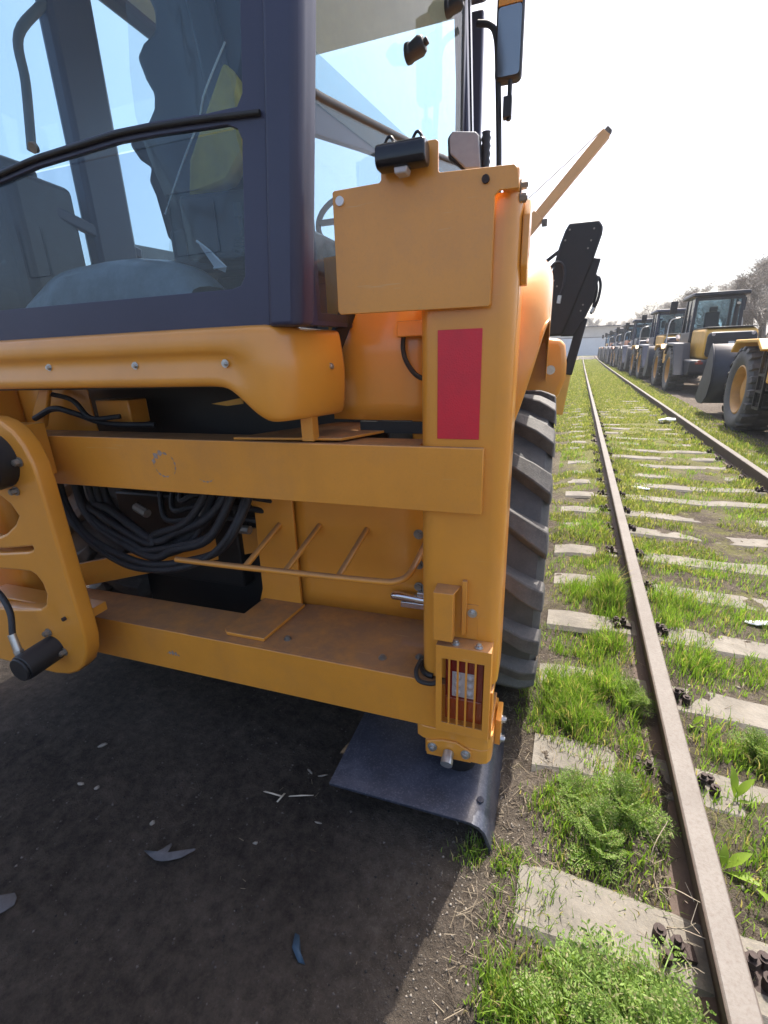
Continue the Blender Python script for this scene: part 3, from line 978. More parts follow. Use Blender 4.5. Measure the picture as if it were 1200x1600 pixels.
# --- wheels
def make_wheel(Rad, width, lugs, lug_h, name, centre, lugmat):
    hw = width / 2
    prof = [(Rad * .58, -hw * .62), (Rad * .64, -hw * .86), (Rad * .78, -hw * 1.05), (Rad * .90, -hw * 1.03), (Rad * .955, -hw * .90), (Rad * .975, -hw * .5), (Rad * .985, 0), (Rad * .975, hw * .5), (Rad * .955, hw * .90), (Rad * .90, hw * 1.03), (Rad * .78, hw * 1.05), (Rad * .64, hw * .86), (Rad * .58, hw * .62)]
    b = MB()
    b.lathe(prof, (0, 0, 0), 'x', 96)
    wh = b.build(name, M['tyre'], BH, smooth=40)
    wh.location = (centre[0] - U0, centre[1] - V0, centre[2])
    # a lug of the right half; it runs from the centre line out over the shoulder
    b = MB()
    n = 7
    rows = []
    sweep = .22 * .72 / Rad
    for i in range(n + 1):
        f = i / n
        u = -.02 + (hw * 1.04 + .02) * f
        r_in = Rad * (.985 - .03 * f ** 3) - .01
        r_out = Rad + lug_h * .58 - (Rad * .035) * max(0, f - .75) / .25
        a = sweep * (f ** .85)
        hwid = (.030 + .016 * f) / Rad * (Rad / .72) ** .3
        def P(r, t):
            return (u, -r * math.cos(t), -r * math.sin(t))
        rows.append([P(r_in, a - hwid * 1.5), P(r_out, a - hwid), P(r_out, a + hwid * .8), P(r_in, a + hwid * 1.35)])
    f = 1.0
    u = hw * 1.07
    rows.append([(u, -r * math.cos(t), -r * math.sin(t)) for r, t in ((Rad * .88, sweep - .045), (Rad * .93, sweep - .035), (Rad * .93, sweep + .03), (Rad * .88, sweep + .045))])
    b.grid(rows)
    b.f.append((0, 1, 2, 3)); b.m.append(0)
    e = len(b.v) - 4
    b.f.append((e, e + 1, e + 2, e + 3)); b.m.append(0)
    l0 = b.build('tread_lug', lugmat, wh, smooth=40, bevel=.006)
    mir = l0.copy()
    mir.data = l0.data.copy()
    mir.data.transform(Matrix.Scale(-1, 4, (1, 0, 0)))
    mir.data.flip_normals()
    COL.objects.link(mir)
    for k in range(lugs):
        for src, ph in ((l0, 0), (mir, .5)):
            o = src if k == 0 else src.copy()
            if k: COL.objects.link(o)
            o.parent = wh
            o.rotation_euler = (2 * math.pi * (k + ph) / lugs + .06, 0, 0)
    b = MB()
    b.lathe([(Rad * .60, hw * .60), (Rad * .55, hw * .60), (Rad * .52, hw * .35), (Rad * .2, hw * .25), (Rad * .18, hw * .40), (.001, hw * .42)], (0, 0, 0), 'x', 48)
    b.lathe([(Rad * .60, -hw * .60), (Rad * .55, -hw * .60), (Rad * .52, -hw * .2), (.001, -hw * .1)], (0, 0, 0), 'x', 48)
    b.build('rim', M['rim'], wh)
    return wh
rw = make_wheel(.715, .43, 20, .055, 'rear_wheel', (-.175, V0, .672), M['tyre_dust'])
w2 = copy_tree(rw, BH)
w2.location = (-2.225 - U0, 0, .685)
w2.rotation_euler = (0.1, 0, 0)
fw = make_wheel(.47, .30, 18, .02, 'front_wheel', (-.085, 4.5, .45), M['tyre_dust'])
w4 = copy_tree(fw, BH)
w4.location = (-2.3 - U0, 4.5 - V0, .45)

# --- rear fender: a shell round the wheel with a rounded shoulder
b = mb()
side = [(1.525, 1.22), (1.515, 1.35), (1.51, 1.5), (1.525, 1.64), (1.57, 1.76), (1.65, 1.85), (1.77, 1.915), (1.95, 1.945), (2.3, 1.955), (2.7, 1.93), (2.95, 1.84), (3.06, 1.66), (3.10, 1.45)]
us = [-.42, -.35, -.20, -.14, -.105, -.075, -.05, -.03, -.015, -.006, -.004, -.004, -.004]
ins = [0, 0, 0, .002, .006, .014, .026, .043, .064, .090, .13, .19, .235]
low = [1.22, 1.22, 1.23, 1.26, 1.33, 1.43, 1.53, 1.61, 1.675, 1.69, 1.69, 1.69, 1.69]
rows = []
ns = len(side)
for i, (v, z) in enumerate(side):
    a, c = side[max(0, i - 1)], side[min(ns - 1, i + 1)]
    tv, tz = c[0] - a[0], c[1] - a[1]
    L = math.hypot(tv, tz)
    nv, nz = tz / L, -tv / L       # inward normal
    row = []
    for u, d, lw in zip(us, ins, low):
        vv, zz = v + nv * d, z + nz * d
        if i < 6 and zz < lw:
            zz = lw - (5 - i) * .0015
        row.append((u, vv, zz))
    rows.append(row)
b.grid(rows)
b.build('rear_fender', M['yellow_clean'], BH, solid=.008, smooth=60, sub=1)
b = mb(); b.grid([[(-2.4 - u, v, z) for u in (-.56, -.1, -.03)] for v, z in side]); b.build('rear_fender', M['yellow_clean'], BH, solid=.008)
# inner panel between cab and post, with its cable and bracket
b = mb()
b.grid([[(u, v, z) for u, v in ((-.70, 1.515), (-.60, 1.503), (-.45, 1.498), (-.30, 1.498))] for z in (1.392, 1.45, 1.6, 1.9)])
b.build('fender_panel', M['yellow_clean'], BH, solid=.01, smooth=60)
b = mb(); b.box(-.444, -.335, 1.445, 1.492, 1.65, 1.696)
br = b.build('cable_bracket', M['yellow'], BH, bevel=.004)
b = mb(); b.tube(smooth_path([(-.428, 1.465, 1.655), (-.429, 1.462, 1.615), (-.415, 1.455, 1.575), (-.38, 1.45, 1.535), (-.33, 1.45, 1.52)], 6), .0075, 8)
b.build('cable', M['rubber'], br)
b = mb(); b.box(-.60, -.335, 1.50, 1.56, 1.347, 1.386)
b.build('panel_edge', M['black'], BH)
# strut between cab corner and fender
b = mb(); b.bar((-.66, 1.42, 1.60), (-.60, 1.52, 1.80), .03, .05); b.build('cab_strut', M['black'], BH, bevel=.006)
b = mb(); b.box(-.72, -.68, 1.30, 1.34, 1.35, 1.5); b.build('skirt_bracket', M['yellow'], BH)

# --- skirt under the rear window
path = [(-2.05, 1.17), (-1.7, 1.165), (-1.4, 1.163), (-1.2, 1.163), (-1.05, 1.163), (-.97, 1.163), (-.92, 1.163), (-.88, 1.164), (-.85, 1.165), (-.82, 1.167), (-.79, 1.170), (-.76, 1.176), (-.735, 1.187), (-.712, 1.208), (-.693, 1.24), (-.675, 1.285), (-.655, 1.335), (-.636, 1.385), (-.622, 1.425)]
rows = []
def sstep(x, a, c):
    t = min(1, max(0, (x - a) / (c - a)))
    return t * t * (3 - 2 * t)
zs_t = [(1.690, .055), (1.690, .022), (1.684, .006), (1.670, 0), (1.640, 0), (1.627, .0), (1.619, .010), (1.605, .012), (1.58, .010), (1.556, .004)]
for (u, v) in path:
    i = path.index((u, v))
    a, c = path[max(0, i - 1)], path[min(len(path) - 1, i + 1)]
    L = math.hypot(c[0] - a[0], c[1] - a[1])
    nx, nv = -(c[1] - a[1]) / L, (c[0] - a[0]) / L
    cre = 1 - sstep(u, -.84, -.80)
    drop = sstep(u, -.90, -.745) * .105
    tilt = sstep(u, -.80, -.70)
    row = []
    for k, (z, d) in enumerate(zs_t):
        dd = d * cre if k >= 5 else d
        z2 = z - drop * (max(0, k - 3) / 7) ** 1.2
        if k >= 4: dd -= tilt * .012 * math.sin(math.pi * (k - 3) / 7)
        z2 -= sstep(u, -.71, -.63) * .012 * (1 - k / 9)
        row.append((u + nx * dd, v + nv * dd, z2))
    zb = 1.540 - drop - .004
    row.append((u + nx * .004, v + nv * .004, zb))
    row.append((u + nx * .016, v + nv * .016, zb - .008))
    row.append((u + nx * .05, v + nv * .05, zb - .006))
    rows.append(row)
b = mb(); b.grid(rows)
sk = b.build('cab_skirt', M['yellow_clean'], BH, smooth=75, solid=.004, sub=1)
for p, d in (((-1.94, 1.175, 1.597), (0, -1, 0)), ((-1.575, 1.174, 1.597), (0, -1, 0)), ((-1.205, 1.172, 1.594), (0, -1, 0)), ((-.872, 1.168, 1.592), (0, -1, 0)), ((-.634, 1.362, 1.572), (.93, -.36, 0))):
    b = mb(); b.hexbolt(p, d, .008, .006); b.build('bolt', M['zinc'], sk)

# --- cab
M['seat_grey'] = surf('console_plastic', (0.05, 0.06, 0.08), 0.5, var=.3, scale=9)
YPOLY = [(-1.044, 2.501), (-1.009, 2.454), (-.985, 2.338), (-1.00, 2.255), (-1.08, 2.174), (-1.251, 2.151), (-1.225, 2.261), (-1.135, 2.382)]
WLINE = [(-1.0, 2.517), (-1.049, 2.464), (-1.102, 2.401), (-1.134, 2.339), (-1.22, 2.237), (-1.325, 2.098)]
GRAB = [(-2.0, 1.90, 3.1), (-2.0, 1.852, 2.98), (-2.0, 1.70, 2.80), (-2.0, 1.683, 2.644), (-2.0, 1.643, 2.414)]
def plane_plate(outer, holes, origin, xdir, depth, name, mat, parent, bevel=.004):
    """holed plate standing on the vertical plane through origin along xdir (horizontal)"""
    o = holed_plate(outer, holes, 0, depth, name, mat, parent, (0, 0, 0), bevel)
    ang = math.atan2(xdir[1], xdir[0])
    o.data.transform(Matrix.Translation((origin[0] - U0, origin[1] - V0, 0)) @ Matrix.Rotation(ang, 4, 'Z'))
    return o
def lean(u, z):      # right rear pillar leans outwards with height
    return u + (z - 1.68) * .102
ARCH = [(-1.95, 2.118), (-1.80, 2.138), (-1.612, 2.156), (-1.464, 2.172), (-1.289, 2.18), (-1.148, 2.186), (-1.018, 2.183), (-.858, 2.174), (-.70, 2.162)]
# right rear pillar (two faces with a bright rounded edge)
b = mb()
b.add([(-.737, 1.195, 1.684), (-.655, 1.195, 1.684), (-.640, 1.215, 1.684), (-.642, 1.29, 1.684), (-.737, 1.29, 1.684),
       (lean(-.737, 3.22), 1.195, 3.22), (lean(-.655, 3.22), 1.195, 3.22), (lean(-.640, 3.22), 1.215, 3.22), (lean(-.642, 3.22), 1.29, 3.22), (lean(-.737, 3.22), 1.29, 3.22)],
      [(0, 1, 2, 3, 4), (5, 6, 7, 8, 9), (0, 1, 6, 5), (1, 2, 7, 6), (2, 3, 8, 7), (3, 4, 9, 8), (4, 0, 5, 9)])
cabf = b.build('cab_frame', M['cab_grey'], BH, bevel=.012, seg=3, smooth=40)
# rear window frame: opaque border with two openings
up_open = [(u, z + .012) for u, z in ARCH if u < -.78] + [(-.765, 2.185), (-.745, 2.21), (lean(-.787, 3.10), 3.10), (-.66, 3.14), (-1.9, 3.14)]
lo_open = [(-1.95, 1.785), (-.845, 1.785), (-.815, 1.792), (-.797, 1.815), (lean(-.802, 2.10), 2.12), (-.77, 2.145), (-.80, 2.158)] + [(u, z - .014) for u, z in reversed(ARCH) if u < -.80]
fr_out = [(-2.03, 1.69), (-.739, 1.69), (lean(-.739, 3.21), 3.21), (-2.03, 3.21)]
rwf = holed_plate(fr_out, [up_open, lo_open], 1.206, .016, 'rear_window_frame', M['cab_grey'], BH, OFF, .002)
b = mb()
b.tube(smooth_path([(u, 1.200, z) for u, z in ARCH], 5), .0065, 10)
b.build('window_seal', M['rubber'], rwf)
b = mb(); b.grid([[(-2.0, 1.214, z), (-.73, 1.214, z)] for z in (2.15, 3.2)]); b.build('upper_glass', M['glass'], rwf)
b = mb(); b.grid([[(-2.0, 1.218, z), (-.77, 1.218, z)] for z in (1.75, 2.148)]); b.build('lower_glass', M['glass_low'], rwf)
# thin printed outlines on the lower pane
for (x0, x1, z0, z1) in ((-1.025, -.875, 1.885, 2.035), (-1.62, -1.52, 1.875, 2.01)):
    b = mb(); t = .0005
    b.box(x0, x1, 1.2145, 1.2155, z0 - t, z0 + t); b.box(x0, x0 + 2 * t, 1.2145, 1.2155, z0 + t, z1)
    b.box(x1 - 2 * t, x1, 1.2145, 1.2155, z0 + t, z1 if x0 < -1.2 else z0 + .12)
    if x0 > -1.2: b.box(x0, x1 - .04, 1.2145, 1.2155, z1 - t, z1 + t)
    b.build('printed_outline', M['print_line'], rwf)
b = mb()
b.tube(smooth_path([(-1.71, 1.19, 2.395), (-1.69, 1.175, 2.38), (-1.675, 1.17, 2.35), (-1.68, 1.175, 2.27)], 5), .013, 8)
b.box(-1.74, -1.66, 1.185, 1.204, 2.37, 2.395)
b.build('window_latch', M['black_plastic'], rwf, bevel=.004)
b = mb(); b.cyl((-1.445, 1.19, 2.195), (-1.445, 1.20, 2.20), .014, 12); b.build('window_stud', M['zinc_dull'], rwf)
# right quarter panel with its openings
QA, QB = Vector((-.648, 1.23, 0)), Vector((-.45, 2.62, 0))
QL = (QB - QA).length
qd = (QB - QA).normalized()
def sv_(v): return (v - QA.y) / qd.y
q_up = [(sv_(1.335), 3.18), (sv_(1.318), 3.12), (sv_(1.322), 2.29), (sv_(1.335), 2.262), (sv_(1.36), 2.250), (sv_(1.5), 2.268), (sv_(1.763), 2.305), (sv_(2.2), 2.37), (sv_(2.50), 2.425), (sv_(2.55), 2.45), (sv_(2.56), 2.5), (sv_(2.56), 3.18)]
q_lo = [(sv_(1.322), 1.72), (sv_(1.322), 2.160), (sv_(1.633), 2.213), (sv_(2.2), 2.30), (sv_(2.55), 2.34), (sv_(2.55), 1.72)]
qout = [(0.0, 1.69), (QL, 1.69), (QL, 3.21), (0.0, 3.21)]
qf = plane_plate(qout, [q_up, q_lo], QA, qd, .024, 'quarter_panel', M['cab_grey'], BH, .003)
def Q(s, z, d=0.0):
    p = QA + qd * s
    return (p.x + qd.y * d, p.y - qd.x * d, z)
b = mb()
pa = [q_up[i] for i in range(0, 12)]
sm = smooth_path([Q(s, z, -.002) for s, z in pa], 4)
b.tube(sm, .015, 10)
b.build('window_seal', M['rubber'], qf)
b = mb(); b.grid([[Q(sv_(1.29), z, .006), Q(sv_(2.58), z, .006)] for z in (2.23, 3.2)]); b.build('upper_glass', M['glass_side'], qf)
b = mb(); b.grid([[Q(sv_(1.30), z, .004), Q(sv_(2.57), z, .004)] for z in (1.70, 2.345)]); b.build('lower_glass', M['glass_low'], qf)
for v, z in ((1.955, 2.584), (2.349, 2.893)):
    b = mb()
    p = Vector(Q(sv_(v), z, .0))
    n = Vector((qd.y, -qd.x, 0))
    b.tube([p + n * .004, p + n * .018, p + n * .022, p + n * .055 + Vector((0, 0, .010)), p + n * .070 + Vector((0, 0, .014))], [.030, .030, .026, .030, .022], 16)
    b.cyl(p + n * .070 + Vector((0, 0, .014)), p + n * .082 + Vector((0, 0, .02)), .012, 8)
    b.build('window_knob', M['black_plastic'], qf, bevel=.003)
# front pillars, roof, front wall, left side
b = mb()
b.bar((-.412, 2.66, 1.6), (-.49, 2.66, 3.22), .055, .07, (0, 1, 0))
b.build('door_pillar', M['cab_grey'], BH, bevel=.01)
b = mb()
b.bar((-.39, 2.74, 1.6), (-.468, 2.74, 3.22), .022, .05, (0, 1, 0))
b.build('door_edge', M['gloss_black'], BH, bevel=.004)
b = mb()
b.prism([(-2.1, 1.10), (-.50, 1.10), (-.40, 1.4), (-.40, 3.0), (-2.15, 3.0), (-2.15, 1.3)], 'z', 3.225, 3.36)
rf = b.build('cab_roof', M['cab_grey'], BH, bevel=.03)
b = mb(); b.prism([(-1.98, 1.25), (-.66, 1.25), (-.52, 2.6), (-.52, 3.0), (-1.98, 3.0)], 'z', 3.205, 3.222); b.build('headliner', M['headliner'], rf)
b = mb()
b.box(-2.05, -1.97, 1.84, 2.07, 1.6, 3.22)
b.build('cab_pillar', M['cab_grey'], BH, bevel=.02)
b = mb()
for q in ((-2.06, -2.0, 1.195, 1.27), (-2.08, -2.0, 3.0, 3.06), (-.50, -.43, 3.0, 3.06)):
    b = mb(); b.box(*q, 1.6, 3.22); b.build('cab_pillar', M['cab_grey'], BH, bevel=.01)
b = mb(); b.box(-2.0, -.5, 2.96, 2.99, 1.601, 1.85); b.build('dash_panel', M['cab_grey'], BH, bevel=.01)
b = mb(); b.grid([[(-2.0, 3.02, z), (-.5, 3.02, z)] for z in (1.85, 3.22)]); b.build('windscreen', M['glass'], BH)
b = mb(); b.grid([[(-2.02, v, z) for v in (1.27, 3.15)] for z in (1.7, 3.22)]); b.build('left_glass', M['glass'], BH)
b = mb(); b.prism([(-2.0, 1.24), (-.78, 1.24), (-.72, 1.59), (-2.0, 1.59)], 'z', 1.52, 1.60); b.box(-2.0, -.5, 1.63, 2.96, 1.52, 1.60); b.build('cab_floor', M['black'], BH)
b = mb()
b.tube(smooth_path(GRAB, 6), .017, 10)
b.build('grab_rail', M['cab_trim'], BH)
# interior
b = mb(); b.obox((-2.10, 1.62, 2.06), (.26, .30, .52), (0, 0, R(6))); b.obox((-2.06, 1.56, 2.30), (.16, .16, .12)); b.build('side_console', M['seat_grey'], BH, bevel=.03, seg=3)
b = mb(); b.bar((-1.99, 1.55, 2.235), (-1.99, 2.10, 2.12), .03, .05); b.build('door_bar', M['cab_grey'], BH, bevel=.008)
b = mb()
b.prism([(-1.345, 2.95), (-1.36, 2.77), (-1.335, 2.715), (-1.345, 2.665), (-1.40, 2.645), (-1.437, 2.612), (-1.415, 2.545), (-1.39, 2.50), (-1.40, 2.46), (-1.44, 2.42), (-1.52, 2.405), (-1.535, 2.37), (-1.50, 2.32), (-1.455, 2.29), (-1.475, 2.25), (-1.455, 2.20), (-1.43, 2.054), (-1.30, 1.97), (-.98, 1.95), (-.92, 2.1), (-.90, 2.6), (-.94, 2.92), (-1.1, 3.0)], 'y', 1.66, 1.80)
b.obox((-1.12, 1.64, 2.60), (.10, .03, .50), (0, R(-8), 0))
b.obox((-1.12, 1.62, 2.05), (.30, .10, .20), (0, 0, R(8)))
b.obox((-1.16, 1.90, 2.0), (.5, .5, .16))
b.obox((-1.15, 1.9, 1.75), (.30, .30, .34))
st = b.build('operator_seat', M['seat'], BH, bevel=.022, seg=3, smooth=50)
b = mb()
b.prism(YPOLY, 'y', 1.59, 1.655)
b.build('bolster', surf('seat_yellow', (0.72, 0.50, 0.05), 0.5, var=.35, scale=9), st, bevel=.015, smooth=50)
b = mb()
b.tube(smooth_path([(u, 1.55, z) for u, z in WLINE], 5), .0028, 6)
b.build('film_edge_sheen', M['paper'], st)  # white tube standing in for the sheen along the film
b = mb()
b.grid([[(-1.30 + .37 * i / 8 + .02 * math.sin(j * 1.3), 1.49 + .03 * math.sin(i * 1.1 + j * .9), 1.93 + .85 * j / 8 + .01 * math.sin(i * 2.0)) for i in range(9)] for j in range(9)])
b.build('seat_film', M['film'], st, smooth=80)
b = mb()
rows = []
for i in range(15):
    f = i / 14
    u = -1.93 + .80 * f
    top = 1.955 - .03 * math.sin(f * 9) * .3 - .10 * (abs(f - .5) * 2) ** 6
    rows.append([(u, 1.36 + .01 * math.sin(i * 2.1), 1.60), (u + .01 * math.sin(i), 1.37 + .015 * math.sin(i * 1.7), 1.78), (u + .015 * math.sin(i * .7), 1.41 + .02 * math.sin(i * 1.2), top - .02), (u, 1.47, top + .004 * math.sin(i * 3)), (u, 1.66, top + .006), (u, 1.72, 1.62)])
b.grid(rows)
wc = b.build('wrapped_console', M['film_grey'], BH, smooth=70, sub=1)
b = mb()
b.add([(-1.128, 1.45, 1.975), (-1.078, 1.44, 1.942), (-1.013, 1.43, 1.885), (-1.03, 1.445, 1.875), (-1.074, 1.45, 1.894)], [(0, 1, 4), (1, 2, 3, 4)])
b.tube([(-1.128, 1.448, 1.977), (-1.078, 1.438, 1.944), (-1.013, 1.428, 1.887), (-1.074, 1.448, 1.892)], .004, 6)
b.build('film_fold', M['paper'], wc)
b = mb()
b.cyl((-1.03, 1.56, 1.95), (-1.03, 1.56, 2.08), .007, 8)
b.lathe([(.030, .0), (.034, .008), (.024, .014), (.028, .022), (.019, .028), (.022, .036), (.013, .042)], (-1.03, 1.56, 1.955), 'z', 14)
b.cyl((-1.03, 1.56, 2.06), (-1.03, 1.56, 2.10), .014, 10)
b.build('lever', M['black_plastic'], BH)
b = mb()
ring = [(-.93 + .13 * math.cos(a), 2.25 + .05 * math.sin(a), 2.19 + .11 * math.sin(a)) for a in [2 * math.pi * i / 28 for i in range(29)]]
b.tube(ring, .013, 8)
b.cyl((-.93, 2.25, 2.19), (-.93, 2.55, 1.85), .035, 12)
b.bar((-1.05, 2.25, 2.19), (-.81, 2.25, 2.19), .03, .02)
b.bar((-.93, 2.21, 2.08), (-.93, 2.25, 2.19), .03, .02)
b.obox((-.95, 2.55, 1.90), (.5, .3, .4), (R(20), 0, 0))
b.build('steering_wheel', M['cab_trim'], BH, smooth=50)

# --- mirror, work lamp, hood, nose, front arm
b = mb()
b.tube(smooth_path([(-.40, 2.62, 2.965), (-.345, 2.60, 2.94), (-.318, 2.60, 2.90), (-.305, 2.60, 2.80), (-.283, 2.60, 2.44), (-.278, 2.60, 2.2)], 6), .013, 10)
b.box(-.272, -.235, 2.57, 2.61, 2.59, 2.665)
b.cyl((-.247, 2.59, 2.58), (-.247, 2.59, 2.74), .010, 8)
ma = b.build('mirror_arm', M['black_plastic'], BH, smooth=50)
b = mb()
pm = rounded_rect(-.315, -.200, 2.725, 3.06, .025, 5)
b.prism(pm, 'y', 2.575, 2.635)
b.build('mirror_housing', M['black_plastic'], ma, bevel=.012, smooth=40)
b = mb(); b.prism(rounded_rect(-.306, -.209, 2.735, 2.972, .014, 5), 'y', 2.5675, 2.5742); b.build('mirror_glass', M['mirror'], ma)
b = mb(); b.box(-.306, -.209, 2.566, 2.574, 2.976, 3.045); b.build('amber_reflector', M['amber'], ma)
b = mb()
b.prism([(-.396, 2.335), (-.385, 2.352), (-.300, 2.338), (-.290, 2.325), (-.281, 2.228), (-.335, 2.232), (-.392, 2.285)], 'y', 1.985, 2.0)
b.build('work_lamp', M['grey_lamp'], BH, bevel=.004)
b = mb()
b.prism([(-.405, 2.338), (-.392, 2.355), (-.300, 2.341), (-.286, 2.327), (-.277, 2.226), (-.335, 2.226), (-.402, 2.278)], 'y', 2.001, 2.03)
b.build('lamp_back', M['black_plastic'], BH, bevel=.005)
b = mb()
b.lathe([(.010, .12), (.016, .118)] + [(.014 + .004 * (i % 2), .11 - .012 * i) for i in range(20)], (-.268, 2.02, 2.225), 'z', 14)
b.build('corrugated_tube', M['black_plastic'], BH, smooth=50)
b = mb(); b.box(-1.68, -.72, 2.95, 5.0, 1.15, 1.78); b.build('hood', M['yellow_clean'], BH, bevel=.06, seg=4)
b = mb(); b.box(-2.1, -.2, 4.35, 4.65, .35, .55); b.build('front_axle', M['black'], BH, bevel=.03)
# rounded side tank in front of the rear wheel
b = mb()
pt = [(1.66, 0), (1.63, .055), (1.58, .083), (1.50, .10), (1.42, .108), (1.38, .095), (1.34, .05), (1.32, 0)]
b.prism([(-.40, 1.27), (-.06, 1.25), (.02, 1.27), (.075, 1.335), (.108, 1.43), (.106, 1.52), (.090, 1.62), (.065, 1.655), (-.02, 1.665), (-.40, 1.66)], 'y', 2.98, 3.35)
tk = b.build('side_tank', M['yellow_clean'], BH, bevel=.03, seg=3, smooth=50)
b = mb(); b.hexbolt((.019, 2.98, 1.486), (0, -1, 0), .018, .012); b.build('bolt', M['zinc'], tk)
# black front arm with hoses
b = mb()
b.prism([(.062, 2.60), (.093, 2.655), (.335, 2.655), (.375, 2.60), (.372, 2.54), (.325, 2.36), (.115, 1.72), (-.03, 1.72), (-.03, 2.25), (.025, 2.49)], 'y', 4.98, 5.10)
arm = b.build('loader_arm', M['black'], BH, bevel=.02, seg=3)
b = mb()
b.prism([(.318, 2.365), (.385, 2.355), (.358, 2.225), (.385, 2.21), (.365, 2.02), (.31, 1.89), (.22, 1.715), (.095, 1.715)], 'y', 5.0, 5.14)
b.build('side_plate', M['black'], arm, bevel=.012)
b = mb(); b.bar((.285, 5.06, 1.87), (.19, 5.06, 1.36), .085, .07, (0, 1, 0)); b.build('cylinder', M['black'], arm, bevel=.012)
b = mb(); b.bar((.175, 5.06, 1.36), (.13, 5.0, .98), .10, .06, (0, 1, 0)); b.build('arm_foot', M['yellow_flat'], arm, bevel=.012)
b = mb(); b.bar((-.82, 5.06, 1.45), (.05, 5.06, 1.86), .14, .12, (0, 1, 0)); b.build('arm_link', M['black'], arm, bevel=.015)
b = mb(); b.bar((-.075, 5.0, 2.37), (.035, 5.02, 2.45), .03, .03); b.build('link_rod', M['black'], arm)
b = mb()
b.tube(smooth_path([(-.06, 4.95, 2.25), (-.01, 4.93, 2.33), (.05, 4.92, 2.33), (.085, 4.92, 2.26), (.085, 4.92, 2.15), (.06, 4.93, 2.05)], 6), .014, 8)
b.build('hose', M['hose'], arm)
b = mb()
b.tube(smooth_path([(.345, 5.05, 2.21), (.385, 5.03, 2.20), (.405, 5.02, 2.12), (.39, 5.02, 2.0), (.345, 5.03, 1.90)], 6), .013, 8)
b.tube(smooth_path([(.345, 5.07, 2.18), (.37, 5.05, 2.16), (.38, 5.05, 2.08), (.36, 5.04, 1.96)], 6), .011, 8)
b.build('hose', M['hose'], arm)
for p, q in (((.062, 4.93, 2.065), (.055, 4.93, 2.00)), ((.37, 5.02, 1.95), (.352, 5.02, 1.91))):
    b = mb(); b.cyl(p, q, .018, 8); b.build('hose_fitting', M['zinc'], arm)
for u, z in ((.10, 2.60), (.30, 2.59), (.07, 2.52), (.285, 2.5), (.265, 2.44), (.0, 2.2), (.03, 2.15), (.27, 1.98), (.255, 1.93)):
    b = mb(); b.hexbolt((u, 4.98 if z > 2.1 else 5.0, z), (0, -1, 0), .0055, .004)
    b.build('bolt', M['zinc_dull'], arm)

